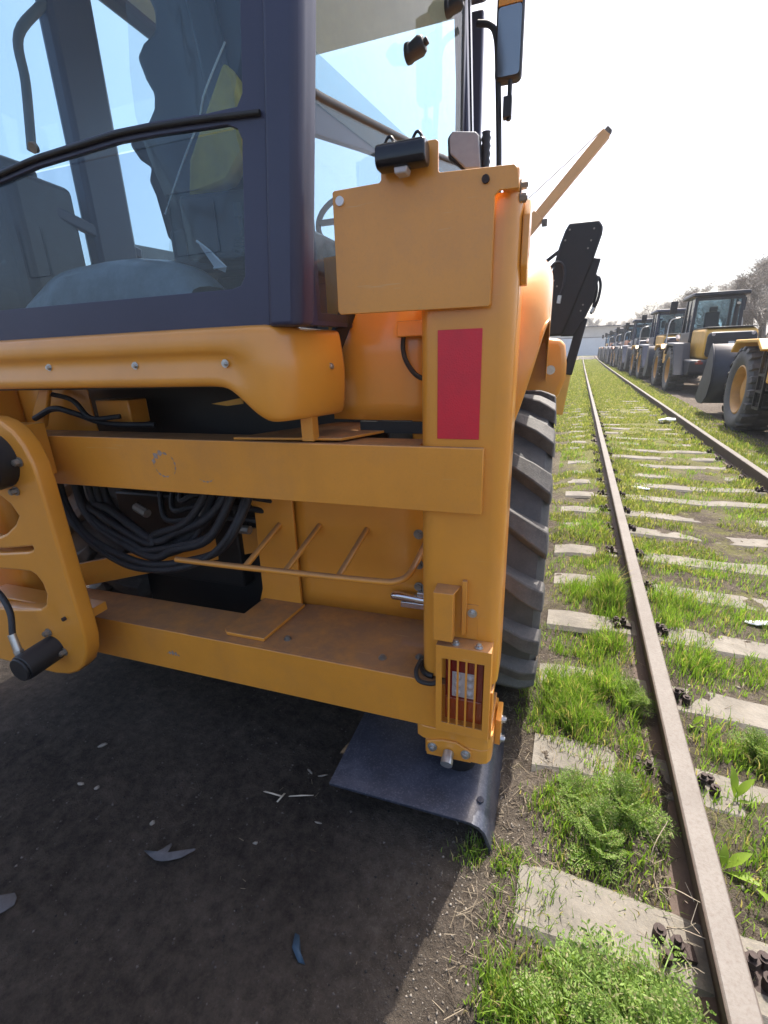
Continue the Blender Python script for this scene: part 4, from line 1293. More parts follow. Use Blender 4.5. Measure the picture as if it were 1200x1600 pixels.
# ------------------------------------------------------------------ wheel loaders parked nose to tail beyond the track
def make_loader():
    root = empty('wheel_loader', (0, 0, 0))
    g = M['yellow_flat']
    def P(b, name, mat, parent=root, **k):
        return b.build(name, mat, parent, **k)
    # rear body: counterweight, hood, grille
    b = MB()
    b.prism([(-2.15, 1.0), (-2.10, .72), (-1.9, .62), (-.75, .62), (-.55, .85), (-.55, 1.12), (-2.13, 1.12)], 'x', -1.05, 1.05)
    cw = P(b, 'counterweight', M['loader_dark'], bevel=.05)
    for sx in (-1, 1):
        b = MB(); b.box(sx * .80 - .11, sx * .80 + .11, -2.175, -2.145, .98, 1.06); P(b, 'tail_light', M['red_lens'], cw, bevel=.01)
        b = MB(); b.box(sx * .80 - .05, sx * .80 + .05, -2.175, -2.145, 1.065, 1.11); P(b, 'turn_light', M['amber_lens'], cw, bevel=.005)
    b = MB()
    b.prism([(-1.92, 1.13), (-1.98, 1.5), (-1.96, 1.85), (-1.86, 2.02), (-1.6, 2.08), (.15, 2.10), (.15, 1.13)], 'x', -.70, .70)
    hd = P(b, 'hood', g, bevel=.09, seg=3)
    b = MB()
    b.prism([(-.62, 1.2), (.62, 1.2), (.66, 1.3), (.66, 1.85), (.58, 1.95), (-.58, 1.95), (-.66, 1.85), (-.66, 1.3)], 'y', -2.06, -1.90)
    gr = P(b, 'grille', M['loader_dark'], bevel=.07, seg=3)
    for k in range(6):
        b = MB(); b.box(-.5, .5, -2.072, -2.055, 1.30 + .085 * k, 1.33 + .085 * k); P(b, 'slat', M['black'], gr)
    b = MB(); b.box(-.09, .07, -2.082, -2.073, 1.53, 1.66); P(b, 'emblem', M['silver'], gr, bevel=.006)
    for sx in (-1, 1):
        b = MB(); b.cyl((sx * .52, -2.06, 1.88), (sx * .52, -2.09, 1.88), .05, 14); P(b, 'rear_lamp', M['lens_white'], gr)
    b = MB(); b.box(-.68, .68, -1.85, .1, 2.085, 2.11); P(b, 'hood_top', M['loader_dark'], hd, bevel=.02)
    b = MB(); b.cyl((.35, -.5, 2.05), (.35, -.5, 2.75), .07, 12); b.cyl((.35, -.5, 2.75), (.35, -.62, 2.85), .06, 12); P(b, 'exhaust', M['black'])
    # rear side panel and fenders
    for sx in (-1, 1):
        b = MB()
        pf = [(-.95, 1.05), (-1.15, .75), (-1.0, .70), (-.78, 1.02)]
        b.prism([(-1.45, .62), (-1.05, 1.12), (-.80, 1.55), (-.72, 1.66), (.55, 1.70), (.92, 1.35), (.92, 1.28), (.5, 1.60), (-.66, 1.57), (-.92, 1.12), (-1.30, .60)], 'x', sx * 1.36 if sx < 0 else .85, -.85 if sx < 0 else 1.36)
        P(b, 'rear_fender', M['loader_dark'], bevel=.02)
        b = MB(); b.box(*(sorted((sx * .85, sx * 1.30))), .95, 1.45, .95, 1.42); P(b, 'battery_box', g, bevel=.03)
        b = MB()
        for z in (.5, .78, 1.05): b.box(*(sorted((sx * .9, sx * 1.3))), 1.5, 1.85, z, z + .04)
        b.box(*(sorted((sx * 1.26, sx * 1.30))), 1.5, 1.54, .5, 1.5); b.box(*(sorted((sx * 1.26, sx * 1.30))), 1.81, 1.85, .5, 1.5)
        P(b, 'ladder', M['black'])
        b = MB(); b.tube(smooth_path([(sx * 1.2, 1.82, 1.5), (sx * 1.2, 1.86, 2.0), (sx * 1.15, 1.86, 2.5), (sx * .85, 1.82, 2.6)], 4), .022, 6); P(b, 'handrail', M['silver'])
    # cab
    b = MB()
    cor = [(-.72, .25), (.72, .25), (.72, 1.75), (-.72, 1.75)]
    for x, y in cor: b.bar((x, y, 1.55), (x * .94, y + (.05 if y < 1 else -.12), 3.15), .10, .10, (0, 1, 0))
    b.box(-.76, .76, .20, 1.80, 1.15, 2.02)
    b.bar((-.72, 1.0, 1.95), (-.68, 1.0, 3.15), .06, .08, (0, 1, 0)); b.bar((.72, 1.0, 1.95), (.68, 1.0, 3.15), .06, .08, (0, 1, 0))
    b.box(-.70, .70, .22, .34, 3.05, 3.16)
    cb = P(b, 'cab_frame', M['loader_dark'], bevel=.015)
    b = MB(); b.prism([(-.80, .02), (.80, .02), (.86, .2), (.84, 1.95), (-.84, 1.95), (-.86, .2)], 'z', 3.16, 3.30)
    P(b, 'cab_roof', M['loader_dark'], bevel=.04)
    b = MB()
    b.grid([[(-.70, .26, z), (.70, .26, z)] for z in (2.0, 3.14)])
    b.grid([[(-.70, 1.72, z), (.70, 1.72, z)] for z in (2.0, 3.14)])
    b.grid([[(-.70, .26, z), (-.70, 1.72, z)] for z in (2.0, 3.14)])
    b.grid([[(.70, .26, z), (.70, 1.72, z)] for z in (2.0, 3.14)])
    P(b, 'cab_glass', M['loader_glass'], smooth=0)
    b = MB(); b.obox((0, .95, 2.35), (.46, .14, .70), (R(-8), 0, 0)); b.obox((0, 1.15, 2.02), (.46, .45, .14)); b.obox((0, .93, 2.78), (.26, .1, .18)); P(b, 'seat', M['black_plastic'], bevel=.04)
    for sx in (-1, 1):
        b = MB(); b.tube([(sx * .72, 1.85, 2.6), (sx * 1.05, 1.95, 2.65), (sx * 1.08, 1.95, 3.0)], .018, 6); b.prism(rounded_rect(sx * 1.1 - .12, sx * 1.1 + .12, 2.75, 3.2, .03, 3), 'y', 1.94, 1.98); P(b, 'mirror', M['black'], bevel=.01)
    # front frame, arms, bucket
    b = MB(); b.prism([(1.7, .65), (3.3, .55), (3.4, 1.2), (2.9, 1.75), (2.5, 1.75), (1.9, 1.1)], 'x', -.55, .55); P(b, 'front_frame', g, bevel=.03)
    for sx in (-1, 1):
        b = MB(); b.prism([(2.4, 1.82), (2.62, 1.88), (3.6, 1.45), (4.62, .82), (4.52, .52), (4.2, .5), (3.3, 1.15), (2.5, 1.55)], 'x', sx * .52 - .06, sx * .52 + .06); P(b, 'lift_arm', g, bevel=.015)
        b = MB(); b.prism([(1.75, 1.48), (2.0, 1.66), (3.3, 1.66), (3.55, 1.45), (3.5, 1.42), (3.25, 1.60), (2.05, 1.60), (1.8, 1.45)], 'x', *(sorted((sx * .80, sx * 1.36)))); P(b, 'front_fender', g, bevel=.015)
        b = MB(); b.cyl((sx * .68, 2.55, 1.80), (sx * .70, 2.70, 1.95), .07, 10); b.bar((sx * .6, 2.5, 1.7), (sx * .68, 2.55, 1.85), .05, .05); P(b, 'head_lamp', M['lens_white'])
    b = MB(); b.cyl((0, 2.3, 1.6), (0, 3.5, 1.55), .09, 12); b.bar((0, 3.4, 1.5), (0, 4.1, .9), .1, .16); P(b, 'tilt_link', g)
    # bucket: curled shell between two side plates
    shell = [(y + .45, z + .16) for y, z in [(5.15, .20), (4.85, .12), (4.45, .14), (4.15, .32), (4.02, .62), (4.05, .98), (4.22, 1.28), (4.42, 1.42)]]
    b = MB(); b.grid([[(x, y, z) for y, z in shell] for x in (-1.38, -.7, 0, .7, 1.38)])
    bk = P(b, 'bucket', M['bucket'], solid=.035, smooth=60)
    for sx in (-1, 1):
        b = MB(); b.prism([(y + .45, z + .16) for y, z in [(5.18, .16), (4.85, .09), (4.45, .11), (4.13, .30), (3.99, .62), (4.03, 1.0), (4.20, 1.30), (4.40, 1.45), (4.50, 1.36), (4.78, .80), (5.16, .26)]], 'x', sx * 1.40 - .015, sx * 1.40 + .015); P(b, 'side_plate', M['bucket'], bk, bevel=.008)
    for k in range(7):
        b = MB(); x = -1.2 + .4 * k; b.prism([(5.55, .32), (5.81, .33), (5.55, .39)], 'x', x - .06, x + .06); P(b, 'tooth', M['bucket'], bk, bevel=.008)
    # wheels: tyre with shoulder lugs, rim
    b = MB()
    Rr = .76
    b.lathe([(.44, -.20), (.50, -.25), (.62, -.275), (.70, -.265), (.745, -.22), (.755, -.1), (.757, 0), (.755, .1), (.745, .22), (.70, .265), (.62, .275), (.50, .25), (.44, .20)], (0, 0, 0), 'x', 48)
    ty = P(b, 'wheel', M['tyre'], smooth=40)
    b = MB()
    for k in range(20):
        for s in (-1, 1):
            a = 2 * math.pi * (k + (.5 if s > 0 else 0)) / 20
            rr_ = []
            for t0, t1, u in ((a - .09, a + .02, .02), (a - .06, a + .06, .15), (a - .05, a + .08, .255), (a - .05, a + .08, .285)):
                r1 = .785 if u < .28 else .72
                rr_.append([(s * u, .74 * math.cos(t0 - .03) if u < .28 else .70 * math.cos(t0), .74 * math.sin(t0 - .03) if u < .28 else .70 * math.sin(t0)), (s * u, r1 * math.cos(t0), r1 * math.sin(t0)), (s * u, r1 * math.cos(t1), r1 * math.sin(t1)), (s * u, .74 * math.cos(t1 + .03) if u < .28 else .70 * math.cos(t1), .74 * math.sin(t1 + .03) if u < .28 else .70 * math.sin(t1))])
            b.grid(rr_)
    P(b, 'tread', M['tyre_dust'], ty)
    b = MB()
    for s in (-1, 1):
        b.lathe([(.455, s * .225), (.43, s * .235), (.40, s * .20), (.37, s * .08), (.20, s * .06), (.19, s * .14), (.001, s * .15)], (0, 0, 0), 'x', 36)
        for k in range(10):
            a = 2 * math.pi * k / 10
            b.cyl((s * .06, .25 * math.cos(a), .25 * math.sin(a)), (s * .09, .25 * math.cos(a), .25 * math.sin(a)), .018, 6)
    P(b, 'rim', M['rim'], ty)
    ty.location = (-1.08, 0, .75)
    for loc in ((1.08, 0, .75), (-1.08, 2.75, .75), (1.08, 2.75, .75)):
        c = copy_tree(ty, root)
        c.location = loc
    b = MB(); b.cyl((-1, 0, .75), (1, 0, .75), .16, 12); b.cyl((-1, 2.75, .75), (1, 2.75, .75), .16, 12); b.box(-.45, .45, -.6, 1.9, .55, 1.15); P(b, 'axles', M['black'])
    return root

LD = make_loader()
loaders = [
    (4.20, 8.25, 0.00, 'nearest wheel loader, its yellow-rimmed tyre and dark bucket showing at the photo edge', None),
    (4.38, 20.4, 0.01, 'wheel loader with a square emblem on its black grille behind the nearest dark bucket', None),
    (4.25, 28.3, 0.03, 'third loader from the near end with silver-railed cab and yellow battery box', None),
    (4.05, 36.9, -0.02, 'fourth loader from the near end, dark hood with pale edge', 'loader_dark'),
    (4.05, 44.6, 0.03, 'fifth loader from the near end with faded orange body', 'orange'),
    (3.90, 53.0, 0.00, 'sixth loader from the near end, dark body nearly lost in the row', 'loader_dark'),
    (3.85, 61.5, 0.00, 'seventh loader from the near end, small orange machine', 'orange'),
    (3.85, 70.0, 0.00, 'last loader of the row, farthest toward the pale blue shed', None),
]
for i, (x, y, rz, lab, body) in enumerate(loaders):
    o = LD if i == 0 else copy_tree(LD)
    o.location = (x, y, 0.0)
    o.rotation_euler = (0, 0, rz)
    tag(o, lab, 'wheel loader', 'wheel loaders parked along the track')
    if i in (2, 3, 5):
        for ch in o.children:
            for sl_ in ch.material_slots:
                if sl_.material == M['loader_dark']:
                    sl_.link = 'OBJECT'
                    sl_.material = M['loader_blue']
    if body:
        for ch in o.children:
            for sl_ in ch.material_slots:
                if sl_.material == M['yellow_flat']:
                    sl_.link = 'OBJECT'
                    sl_.material = M[body]

# ------------------------------------------------------------------ crane far ahead on the left
CRX, CRY = -7.4, 28.0
cr = empty('truck_crane', (CRX, CRY, 0))
tag(cr, 'yellow lattice-tipped crane with slanted boom rising behind the backhoe fender', 'crane')
co = (CRX, CRY, 0)
b = MB(co); b.box(CRX - 5.2, CRX + 3.4, CRY - 1.2, CRY + 1.2, .75, 1.15); b.build('chassis', M['black'], cr, bevel=.05)
b = MB(co); b.prism([(CRX - 5.4, .7), (CRX - 3.6, .7), (CRX - 3.6, 2.5), (CRX - 4.9, 2.5), (CRX - 5.4, 1.7)], 'y', CRY - 1.2, CRY + 1.2); b.build('driver_cab', M['yellow_flat'], cr, bevel=.08)
b = MB(co); b.prism([(CRX - 1.2, 1.2), (CRX + 1.4, 1.2), (CRX + 1.2, 2.4), (CRX + .1, 3.2), (CRX - 1.0, 2.6)], 'y', CRY - .9, CRY + .9); b.build('turret', M['yellow_flat'], cr, bevel=.06)
B0, B1 = Vector((CRX + .1, CRY, 2.9)), Vector((.25, CRY, 11.0))
d = (B1 - B0).normalized()
b = MB(co); b.bar(B0, B0 + d * 7.0, .62, .62, (0, 1, 0)); bm_ = b.build('boom', M['tan_boom'], cr, bevel=.03)
b = MB(co); b.bar(B0 + d * 6.9, B1, .44, .46, (0, 1, 0)); b.build('boom_section', M['tan_boom'], bm_, bevel=.02)
b = MB(co); b.obox(B1, (.36, .4, .3), (0, R(-45), 0)); b.build('boom_head', M['rust_dark'], bm_, bevel=.02)
b = MB(co); b.obox(B0 + d * 7.0 + Vector((.3, 0, -.35)), (.25, .3, .3)); b.build('boom_winch', M['rust_dark'], bm_, bevel=.02)
b = MB(co); b.tube([B1 + Vector((-.2, 0, .15)), Vector((CRX + 4.4, CRY, 8.9)), Vector((CRX + .0, CRY, 5.2))], .028, 5); b.build('cable', M['zinc_dull'], bm_)
for k, (x, y) in enumerate([(CRX + dx, CRY + dy) for dx in (-4, 0.8, 2.2) for dy in (-1.05, 1.05)]):
    b = MB(co); b.lathe([(.25, -.14), (.45, -.16), (.52, -.1), (.52, .1), (.45, .16), (.25, .14)], (x, y, .52), 'y', 20); b.build('wheel', M['tyre'], cr)

# ------------------------------------------------------------------ sheds that close the yard
sh = empty('shed', (-8, 118, 0))
tag(sh, 'long pale blue metal shed with beige upper wall closing the far end of the track', 'shed')
so = (-8, 118, 0)
b = MB(so)
b.box(-60, 16, 117.0, 124, 0, 3.8)
sw = b.build('wall', M['shed_wall'], sh)
b = MB(so)
b.box(-60, 16, 117.3, 124, 3.805, 5.9)
b.build('upper_wall', M['shed_beige'], sh)
for k in range(50):
    b = MB(so)
    x = -59 + 1.5 * k
    b.box(x, x + .09, 116.93, 117.0, .1, 3.7)
    b.build('panel_rib', M['shed_wall'], sw)
b = MB(so); b.box(-61, 17, 116.4, 125, 5.905, 6.1); b.build('roof', M['roof_dark'], sh)
b = MB(so); b.box(-60, 16, 116.9, 117.2, 3.7, 3.82); b.build('ledge', M['roof_dark'], sh)
s2 = empty('warehouse', (-34, 40, 0))
tag(s2, 'grey warehouse with dark roof edge glimpsed through the cab windows', 'warehouse')
so = (-34, 40, 0)
b = MB(so); b.box(-46, -26, 34, 60, 0, 8.6); b.build('wall', M['shed_beige'], s2)
b = MB(so); b.prism([(-47, 8.61), (-25, 8.61), (-36, 11.2)], 'y', 33, 61); b.build('roof', M['roof_dark'], s2)
for k in range(6):
    b = MB(so); b.box(-44 + 3 * k, -42.6 + 3 * k, 33.93, 34.02, 3.0, 5.0); b.build('window', M['loader_glass'], s2)

# ------------------------------------------------------------------ bare trees
def tree_mesh(seed, H, spread, ntw):
    rd = random.Random(seed)
    tb, cb_ = MB(), MB()
    twigs = []
    def grow(p, d, L, r, lev):
        n = 4
        pts = [p]
        for i in range(n):
            d = (d + Vector((rd.uniform(-.18, .18), rd.uniform(-.18, .18), rd.uniform(-.05, .12)))).normalized()
            p = p + d * L / n
            pts.append(p)
        rs = [r * (1 - .55 * i / n) for i in range(n + 1)]
        if lev < 3:
            (tb if lev < 2 else cb_).tube(pts, rs, 5 if lev < 2 else 4, cap=False)
        if lev == 3:
            for q in pts[1:]:
                twigs.append((q, d))
            return
        k = (5, 5, 5)[lev]
        for i in range(k):
            t = rd.uniform(.35, 1.0)
            j = min(n - 1, int(t * n))
            q = pts[j].lerp(pts[j + 1], t * n - j)
            a = rd.uniform(0, 6.28)
            s = rd.uniform(.5, .95) * spread
            nd = (d + Vector((math.cos(a) * s, math.sin(a) * s, rd.uniform(-.1, .45)))).normalized()
            grow(q, nd, L * rd.uniform(.5, .68), r * .42, lev + 1)
    grow(Vector((0, 0, 0)), Vector((0, 0, 1)), H * .52, H * .022, 0)
    for q, d in twigs:
        for _ in range(ntw):
            a = rd.uniform(0, 6.28)
            dd = (d * .6 + Vector((math.cos(a), math.sin(a), rd.uniform(-.5, .9)))).normalized()
            L = rd.uniform(.18, .5) * H / 7
            o = q + Vector((rd.uniform(-.12, .12), rd.uniform(-.12, .12), rd.uniform(-.12, .12)))
            s = dd.orthogonal().normalized() * rd.uniform(.007, .016) * H / 7
            e = o + dd * L
            m = o + dd * L * .5 + Vector((rd.uniform(-.04, .04), rd.uniform(-.04, .04), rd.uniform(-.03, .03)))
            cb_.add([o - s, o + s, m + s * .7, e, m - s * .7], [(0, 1, 2, 4), (4, 2, 3)])
    return tb, cb_
protos = []
for k in range(4):
    r0 = empty('bare_tree', (0, 0, 0))
    tb, cb_ = tree_mesh(40 + k, 7.0 + .5 * k, .8 + .15 * (k % 2), 8)
    tb.build('trunk', M['bark'], r0, smooth=80)
    cb_.build('crown', M['twig'], r0, smooth=0)
    protos.append(r0)
spots = [(10.5, 26, .95), (12.5, 31, 1.0), (10.2, 36, .92), (13.0, 40, 1.1), (10.8, 45, .98), (12.2, 51, 1.05), (10.6, 57, .92), (12.8, 64, 1.05), (10.8, 71, .95), (12.0, 79, 1.05), (10.5, 88, .9), (12.5, 97, 1.0), (10.8, 108, 1.1), (14.5, 22, 1.1), (15.0, 28, 1.0), (16, 36, 1.15), (9.6, 112, 1.3), (15.2, 47, 1.2), (9.6, 62, 1.0), (9.8, 75, 1.0), (9.9, 92, 1.0), (9.6, 104, 1.05), (9.4, 50, 1.05), (14, 33, 1.2), (17, 42, 1.3), (13.6, 26.5, 1.1), (18, 31, 1.3), (12, 23.5, 1.0), (16.5, 25, 1.25), (19, 38, 1.4), (14.2, 45, 1.25), (20, 48, 1.5), (13.5, 56, 1.2), (17, 60, 1.4)]
far = [(-20, 132, 1.2), (-12, 134, 1.3), (-5, 131, 1.25), (2, 133, 1.3), (8, 131, 1.25), (14, 133, 1.3), (20, 128, 1.2)]
for i, (x, y, s) in enumerate(spots + far):
    o = protos[i] if i < 4 else copy_tree(protos[i % 4])
    o.location = (x, y, -.05)
    o.scale = (s * random.uniform(.92, 1.1), s * random.uniform(.92, 1.1), s * (.9 if x < 20 else 1))
    o.rotation_euler = (0, 0, random.uniform(0, 6.28))
    if i < len(spots):
        tag(o, 'bare grey-brown tree with hazy twigs behind the row of wheel loaders', 'tree', 'bare trees behind the wheel loaders')
    else:
        tag(o, 'leafless tree whose crown shows above the far shed roof', 'tree', 'bare trees beyond the far shed')

# ------------------------------------------------------------------ hazy air over the yard
b = MB(); b.box(-300, 300, -170, 560, -1.6, 19.0)
hz = b.build('haze', bpy.data.materials.new('haze_air'), None, smooth=0)
hm = hz.data.materials[0]
hm.use_nodes = True
ht = hm.node_tree
ht.nodes.remove(ht.nodes['Principled BSDF'])
pv = N(ht, 'ShaderNodeVolumePrincipled')
pv.inputs['Color'].default_value = (0.92, 0.95, 1.0, 1)
pv.inputs['Density'].default_value = 0.0010
pv.inputs['Anisotropy'].default_value = 0.3
ht.links.new(pv.outputs[0], ht.nodes['Material Output'].inputs['Volume'])
tag(hz, kind='stuff')

# ------------------------------------------------------------------ grass, weeds, litter
def mesh_from_arrays(name, verts, tris, mat, kind='stuff'):
    me = bpy.data.meshes.new(name)
    me.vertices.add(len(verts))
    me.vertices.foreach_set('co', verts.astype(np.float32).ravel())
    me.loops.add(tris.size)
    me.loops.foreach_set('vertex_index', tris.astype(np.int32).ravel())
    me.polygons.add(len(tris))
    me.polygons.foreach_set('loop_start', np.arange(0, tris.size, 3, dtype=np.int32))
    me.update(calc_edges=True)
    me.materials.append(mat)
    o = bpy.data.objects.new(name, me)
    COL.objects.link(o)
    if kind:
        o['kind'] = kind
    return o

def vnoise(x, y, s, seed=0):
    """cheap value noise on arrays"""
    r = np.random.default_rng(seed)
    T = r.random((64, 64))
    fx, fy = x * s, y * s
    ix, iy = np.floor(fx).astype(int), np.floor(fy).astype(int)
    tx, ty = fx - ix, fy - iy
    tx, ty = tx * tx * (3 - 2 * tx), ty * ty * (3 - 2 * ty)
    g = lambda a, b_: T[a % 64, b_ % 64]
    return (g(ix, iy) * (1 - tx) + g(ix + 1, iy) * tx) * (1 - ty) + (g(ix, iy + 1) * (1 - tx) + g(ix + 1, iy + 1) * tx) * ty

def gzv(px, py):
    return np.array([gz(a, b_) for a, b_ in zip(px, py)])

def blades(px, py, h, wid, lean=.45, z0=None):
    n = len(px)
    a = rng.uniform(0, 2 * np.pi, n)
    dx, dy = np.cos(a), np.sin(a)
    ln = rng.uniform(.15, 1, n) * lean * h
    b = rng.uniform(0, 2 * np.pi, n)
    sx, sy_ = np.cos(b) * wid / 2, np.sin(b) * wid / 2
    z = gzv(px, py) if z0 is None else z0
    V = np.empty((n, 5, 3))
    V[:, 0] = np.stack([px - sx, py - sy_, z - .01], 1)
    V[:, 1] = np.stack([px + sx, py + sy_, z - .01], 1)
    mx, my, mz_ = px + dx * ln * .35, py + dy * ln * .35, z + h * .58
    V[:, 2] = np.stack([mx + sx * .8, my + sy_ * .8, mz_], 1)
    V[:, 3] = np.stack([mx - sx * .8, my - sy_ * .8, mz_], 1)
    V[:, 4] = np.stack([px + dx * ln, py + dy * ln, z + h * (1 - .25 * ln / (h + 1e-6))], 1)
    T = np.array([[0, 1, 2], [0, 2, 3], [3, 2, 4]])
    F = (np.arange(n)[:, None, None] * 5 + T[None]).reshape(-1, 3)
    return V.reshape(-1, 3), F

def join(parts):
    V, F, k = [], [], 0
    for v, f in parts:
        V.append(v); F.append(f + k); k += len(v)
    return np.concatenate(V), np.concatenate(F)

# patches: x, y, radius x, radius y, blades, height
patches = [
    (.19, 1.28, .16, .15, 1100, .07), (.28, 1.45, .11, .13, 900, .09), (.10, 1.38, .12, .12, 700, .06),
    (.14, 1.84, .14, .17, 2200, .11), (.22, 2.05, .16, .15, 1900, .11), (.08, 1.98, .13, .14, 1900, .12), (.34, 1.9, .06, .25, 700, .08), (.04, 1.78, .10, .10, 700, .09),
    (.17, 2.42, .14, .13, 1700, .09), (.29, 2.45, .10, .14, 1000, .09), (.32, 2.98, .08, .2, 2300, .17), (.18, 3.02, .17, .2, 1800, .09),
    (.03, 1.02, .06, .06, 90, .07), (-.10, 1.125, .07, .05, 300, .055), (-.18, 1.10, .08, .05, 150, .05),
    (.02, .80, .14, .07, 500, .08), (.20, .80, .16, .10, 1600, .12), (.10, .72, .16, .08, 1500, .12), (.30, .76, .10, .12, 700, .12), (-.06, .74, .08, .05, 140, .07),
    (.66, 1.85, .10, .15, 800, .08), (.84, 1.80, .16, .13, 1300, .09), (.70, 2.45, .12, .16, 1500, .09), (.98, 2.42, .22, .13, 1300, .07),
    (.66, 3.1, .10, .2, 1300, .11), (.88, 3.05, .24, .2, 2300, .09), (1.15, 2.95, .22, .18, 1200, .08), (.63, 2.78, .06, .12, 700, .12),
    (.9, 1.35, .14, .12, 700, .07), (.70, 1.34, .10, .10, 450, .06), (.25, 3.55, .2, .16, 1000, .05), (.2, 4.3, .2, .4, 1500, .05), (.66, 3.8, .1, .3, 1200, .09), (1.0, 3.7, .25, .2, 1300, .06), (1.4, 3.4, .2, .2, 700, .05),
]
parts = []
for (x, y, rx, ry, n, h) in patches:
    n = int(n * (1.2 if x < .5 else .75))
    r = np.sqrt(rng.random(n)) * rng.uniform(.6, 1.5, n)
    a = rng.uniform(0, 2 * np.pi, n)
    px, py = x + rx * r * np.cos(a), y + ry * r * np.sin(a)
    keep = ~((np.abs(px - RAILX[0]) < .04))
    px, py = px[keep], py[keep]
    n = len(px)
    nz = vnoise(px, py, 16, 21) * .55 + vnoise(px, py, 37, 22) * .45
    sel = rng.random(n) < np.clip((nz - .32) * 4.0, .04, 1)
    px, py, r, nz = px[sel], py[sel], r[keep][sel], nz[sel]
    n = len(px)
    keep = np.ones(n, bool)
    hh = (.55 + .9 * nz) * h * rng.uniform(.35, 1.25, n) * (1.15 - .45 * np.minimum(r, 1.6))
    parts.append(blades(px, py, hh, rng.uniform(.0022, .0052, n), .7))
# sparse short grass all over the near track bed
n = 60000
px, py = rng.uniform(-.12, 3.4, n), 0.9 + 8.5 * rng.random(n) ** 1.3
dens = vnoise(px, py, 3.1, 1) * .6 + vnoise(px, py, 9, 2) * .4
keep = (dens > .52) & (np.abs(px - RAILX[0]) > .05) & (np.abs(px - RAILX[1]) > .05)
px, py, dens = px[keep], py[keep], dens[keep]
n = len(px)
parts.append(blades(px, py, rng.uniform(.02, .06, n) * (.5 + dens), rng.uniform(.002, .005, n) * (1 + py * .06), .9))
V, F = join(parts)
mesh_from_arrays('grass', V, F, M['grass'])
# the strip farther along: shorter, yellower, coarser with distance
parts = []
n = 170000
t = rng.random(n)
py = 3.6 * (75 / 3.6) ** t
px = np.where(rng.random(n) < .92, rng.uniform(-.6, 2.45, n), rng.uniform(2.45, 3.0, n))
tp = ((py - TIE_Y0) / TIE_P + .5) % 1
ontie = np.abs(tp - .5) < .25
dens = vnoise(px, py, 1.3, 3) * .5 + vnoise(px, py, 4.2, 4) * .5
thr = np.clip(.52 - (py - 4) * .025, .15, .52) + np.where(ontie & (py < 22), .17, 0)
keep = (dens > thr) & (np.abs(px - RAILX[0]) > .05) & (np.abs(px - RAILX[1]) > .05)
px, py = px[keep], py[keep]
n = len(px)
edge = np.minimum(np.abs(px - RAILX[0]), np.abs(px - RAILX[1])) < .28
h = rng.uniform(.015, .05, n) * np.where(edge, 1.7, 1.0) * (1 + .008 * py)
parts.append(blades(px, py, h, .003 + .0012 * py * rng.uniform(.6, 1.3, n), .9))
# greener fringe beyond the right rail
n = 7000
px, py = 2.16 + np.abs(rng.normal(0, .20, n)), 3.5 * (40 / 3.5) ** rng.random(n)
parts.append(blades(px, py, rng.uniform(.03, .12, n), .004 + .001 * py, .8))
V, F = join(parts)
mesh_from_arrays('short_grass', V, F, M['grass_far'])

# straw and dead stalks lying on the soil
n = 3600
px = np.concatenate([rng.uniform(-.2, .46, 2200), rng.uniform(.55, 2.0, 1000), rng.uniform(-1.6, -.2, 400)])
px[3260:] = -.2 + .5 * rng.random(340)
py = np.concatenate([rng.uniform(.62, 2.4, 2200), rng.uniform(1.0, 5, 1000), rng.uniform(.6, 2.2, 400)])
a = rng.uniform(0, np.pi, n)
L = (.010 + .06 * rng.random(n) ** 2) * np.where(px < -.2, .3, 1)
wv = rng.uniform(.0008, .0024, n)
z = gzv(px, py) + rng.uniform(.001, .014, n)
dx, dy = np.cos(a) * L / 2, np.sin(a) * L / 2
sx, sy_ = -np.sin(a) * wv / 2, np.cos(a) * wv / 2
dz = rng.uniform(-.008, .008, n)
V = np.empty((n, 6, 3))
for i, (s, e, q) in enumerate(((-1, -1, 0), (-1, 1, 0), (1, 1, 0), (1, -1, 0), (-1, 0, 1), (1, 0, 1))):
    V[:, i] = np.stack([px + s * dx + e * sx, py + s * dy + e * sy_, z + s * dz + q * wv * .6], 1)
T = np.array([[0, 3, 5], [0, 5, 4], [1, 4, 5], [1, 5, 2]])
F = (np.arange(n)[:, None, None] * 6 + T[None]).reshape(-1, 3)
mesh_from_arrays('straw_debris', V.reshape(-1, 3), F, M['straw'])
# pebbles
n = 17500
px = np.concatenate([rng.uniform(-.35, .45, 9000), rng.uniform(.55, 2.4, 5000), rng.uniform(-2.4, -.3, 3500)])
py = np.concatenate([rng.uniform(.55, 2.6, 9000), .9 + 6.1 * rng.random(5000) ** 1.4, rng.uniform(.35, 2.0, 3500)])
s = .0010 + .0048 * rng.random(n) ** 3 + np.where((px > .5) & (rng.random(n) > .93), .008 * rng.random(n), 0) * np.where(rng.random(n) > .96, 2.2, 1) * np.where(px > .5, 1.6, 1) * np.where(px < -.3, .7, 1)
oct_ = np.array([[1, 0, 0], [0, 1, 0], [-1, 0, 0], [0, -1, 0], [0, 0, .7], [0, 0, -.7]], float)
V = oct_[None] * s[:, None, None] * rng.uniform(.6, 1.3, (n, 6, 1))
V = V + np.stack([px, py, gzv(px, py) + .001], 1)[:, None]
T = np.array([[0, 1, 4], [1, 2, 4], [2, 3, 4], [3, 0, 4], [1, 0, 5], [2, 1, 5], [3, 2, 5], [0, 3, 5]])
F = (np.arange(n)[:, None, None] * 6 + T[None]).reshape(-1, 3)
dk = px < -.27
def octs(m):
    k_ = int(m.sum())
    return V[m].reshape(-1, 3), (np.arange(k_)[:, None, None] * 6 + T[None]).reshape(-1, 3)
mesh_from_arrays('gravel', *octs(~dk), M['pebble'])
mesh_from_arrays('shade_gravel', *octs(dk), M['shade_gravel'])

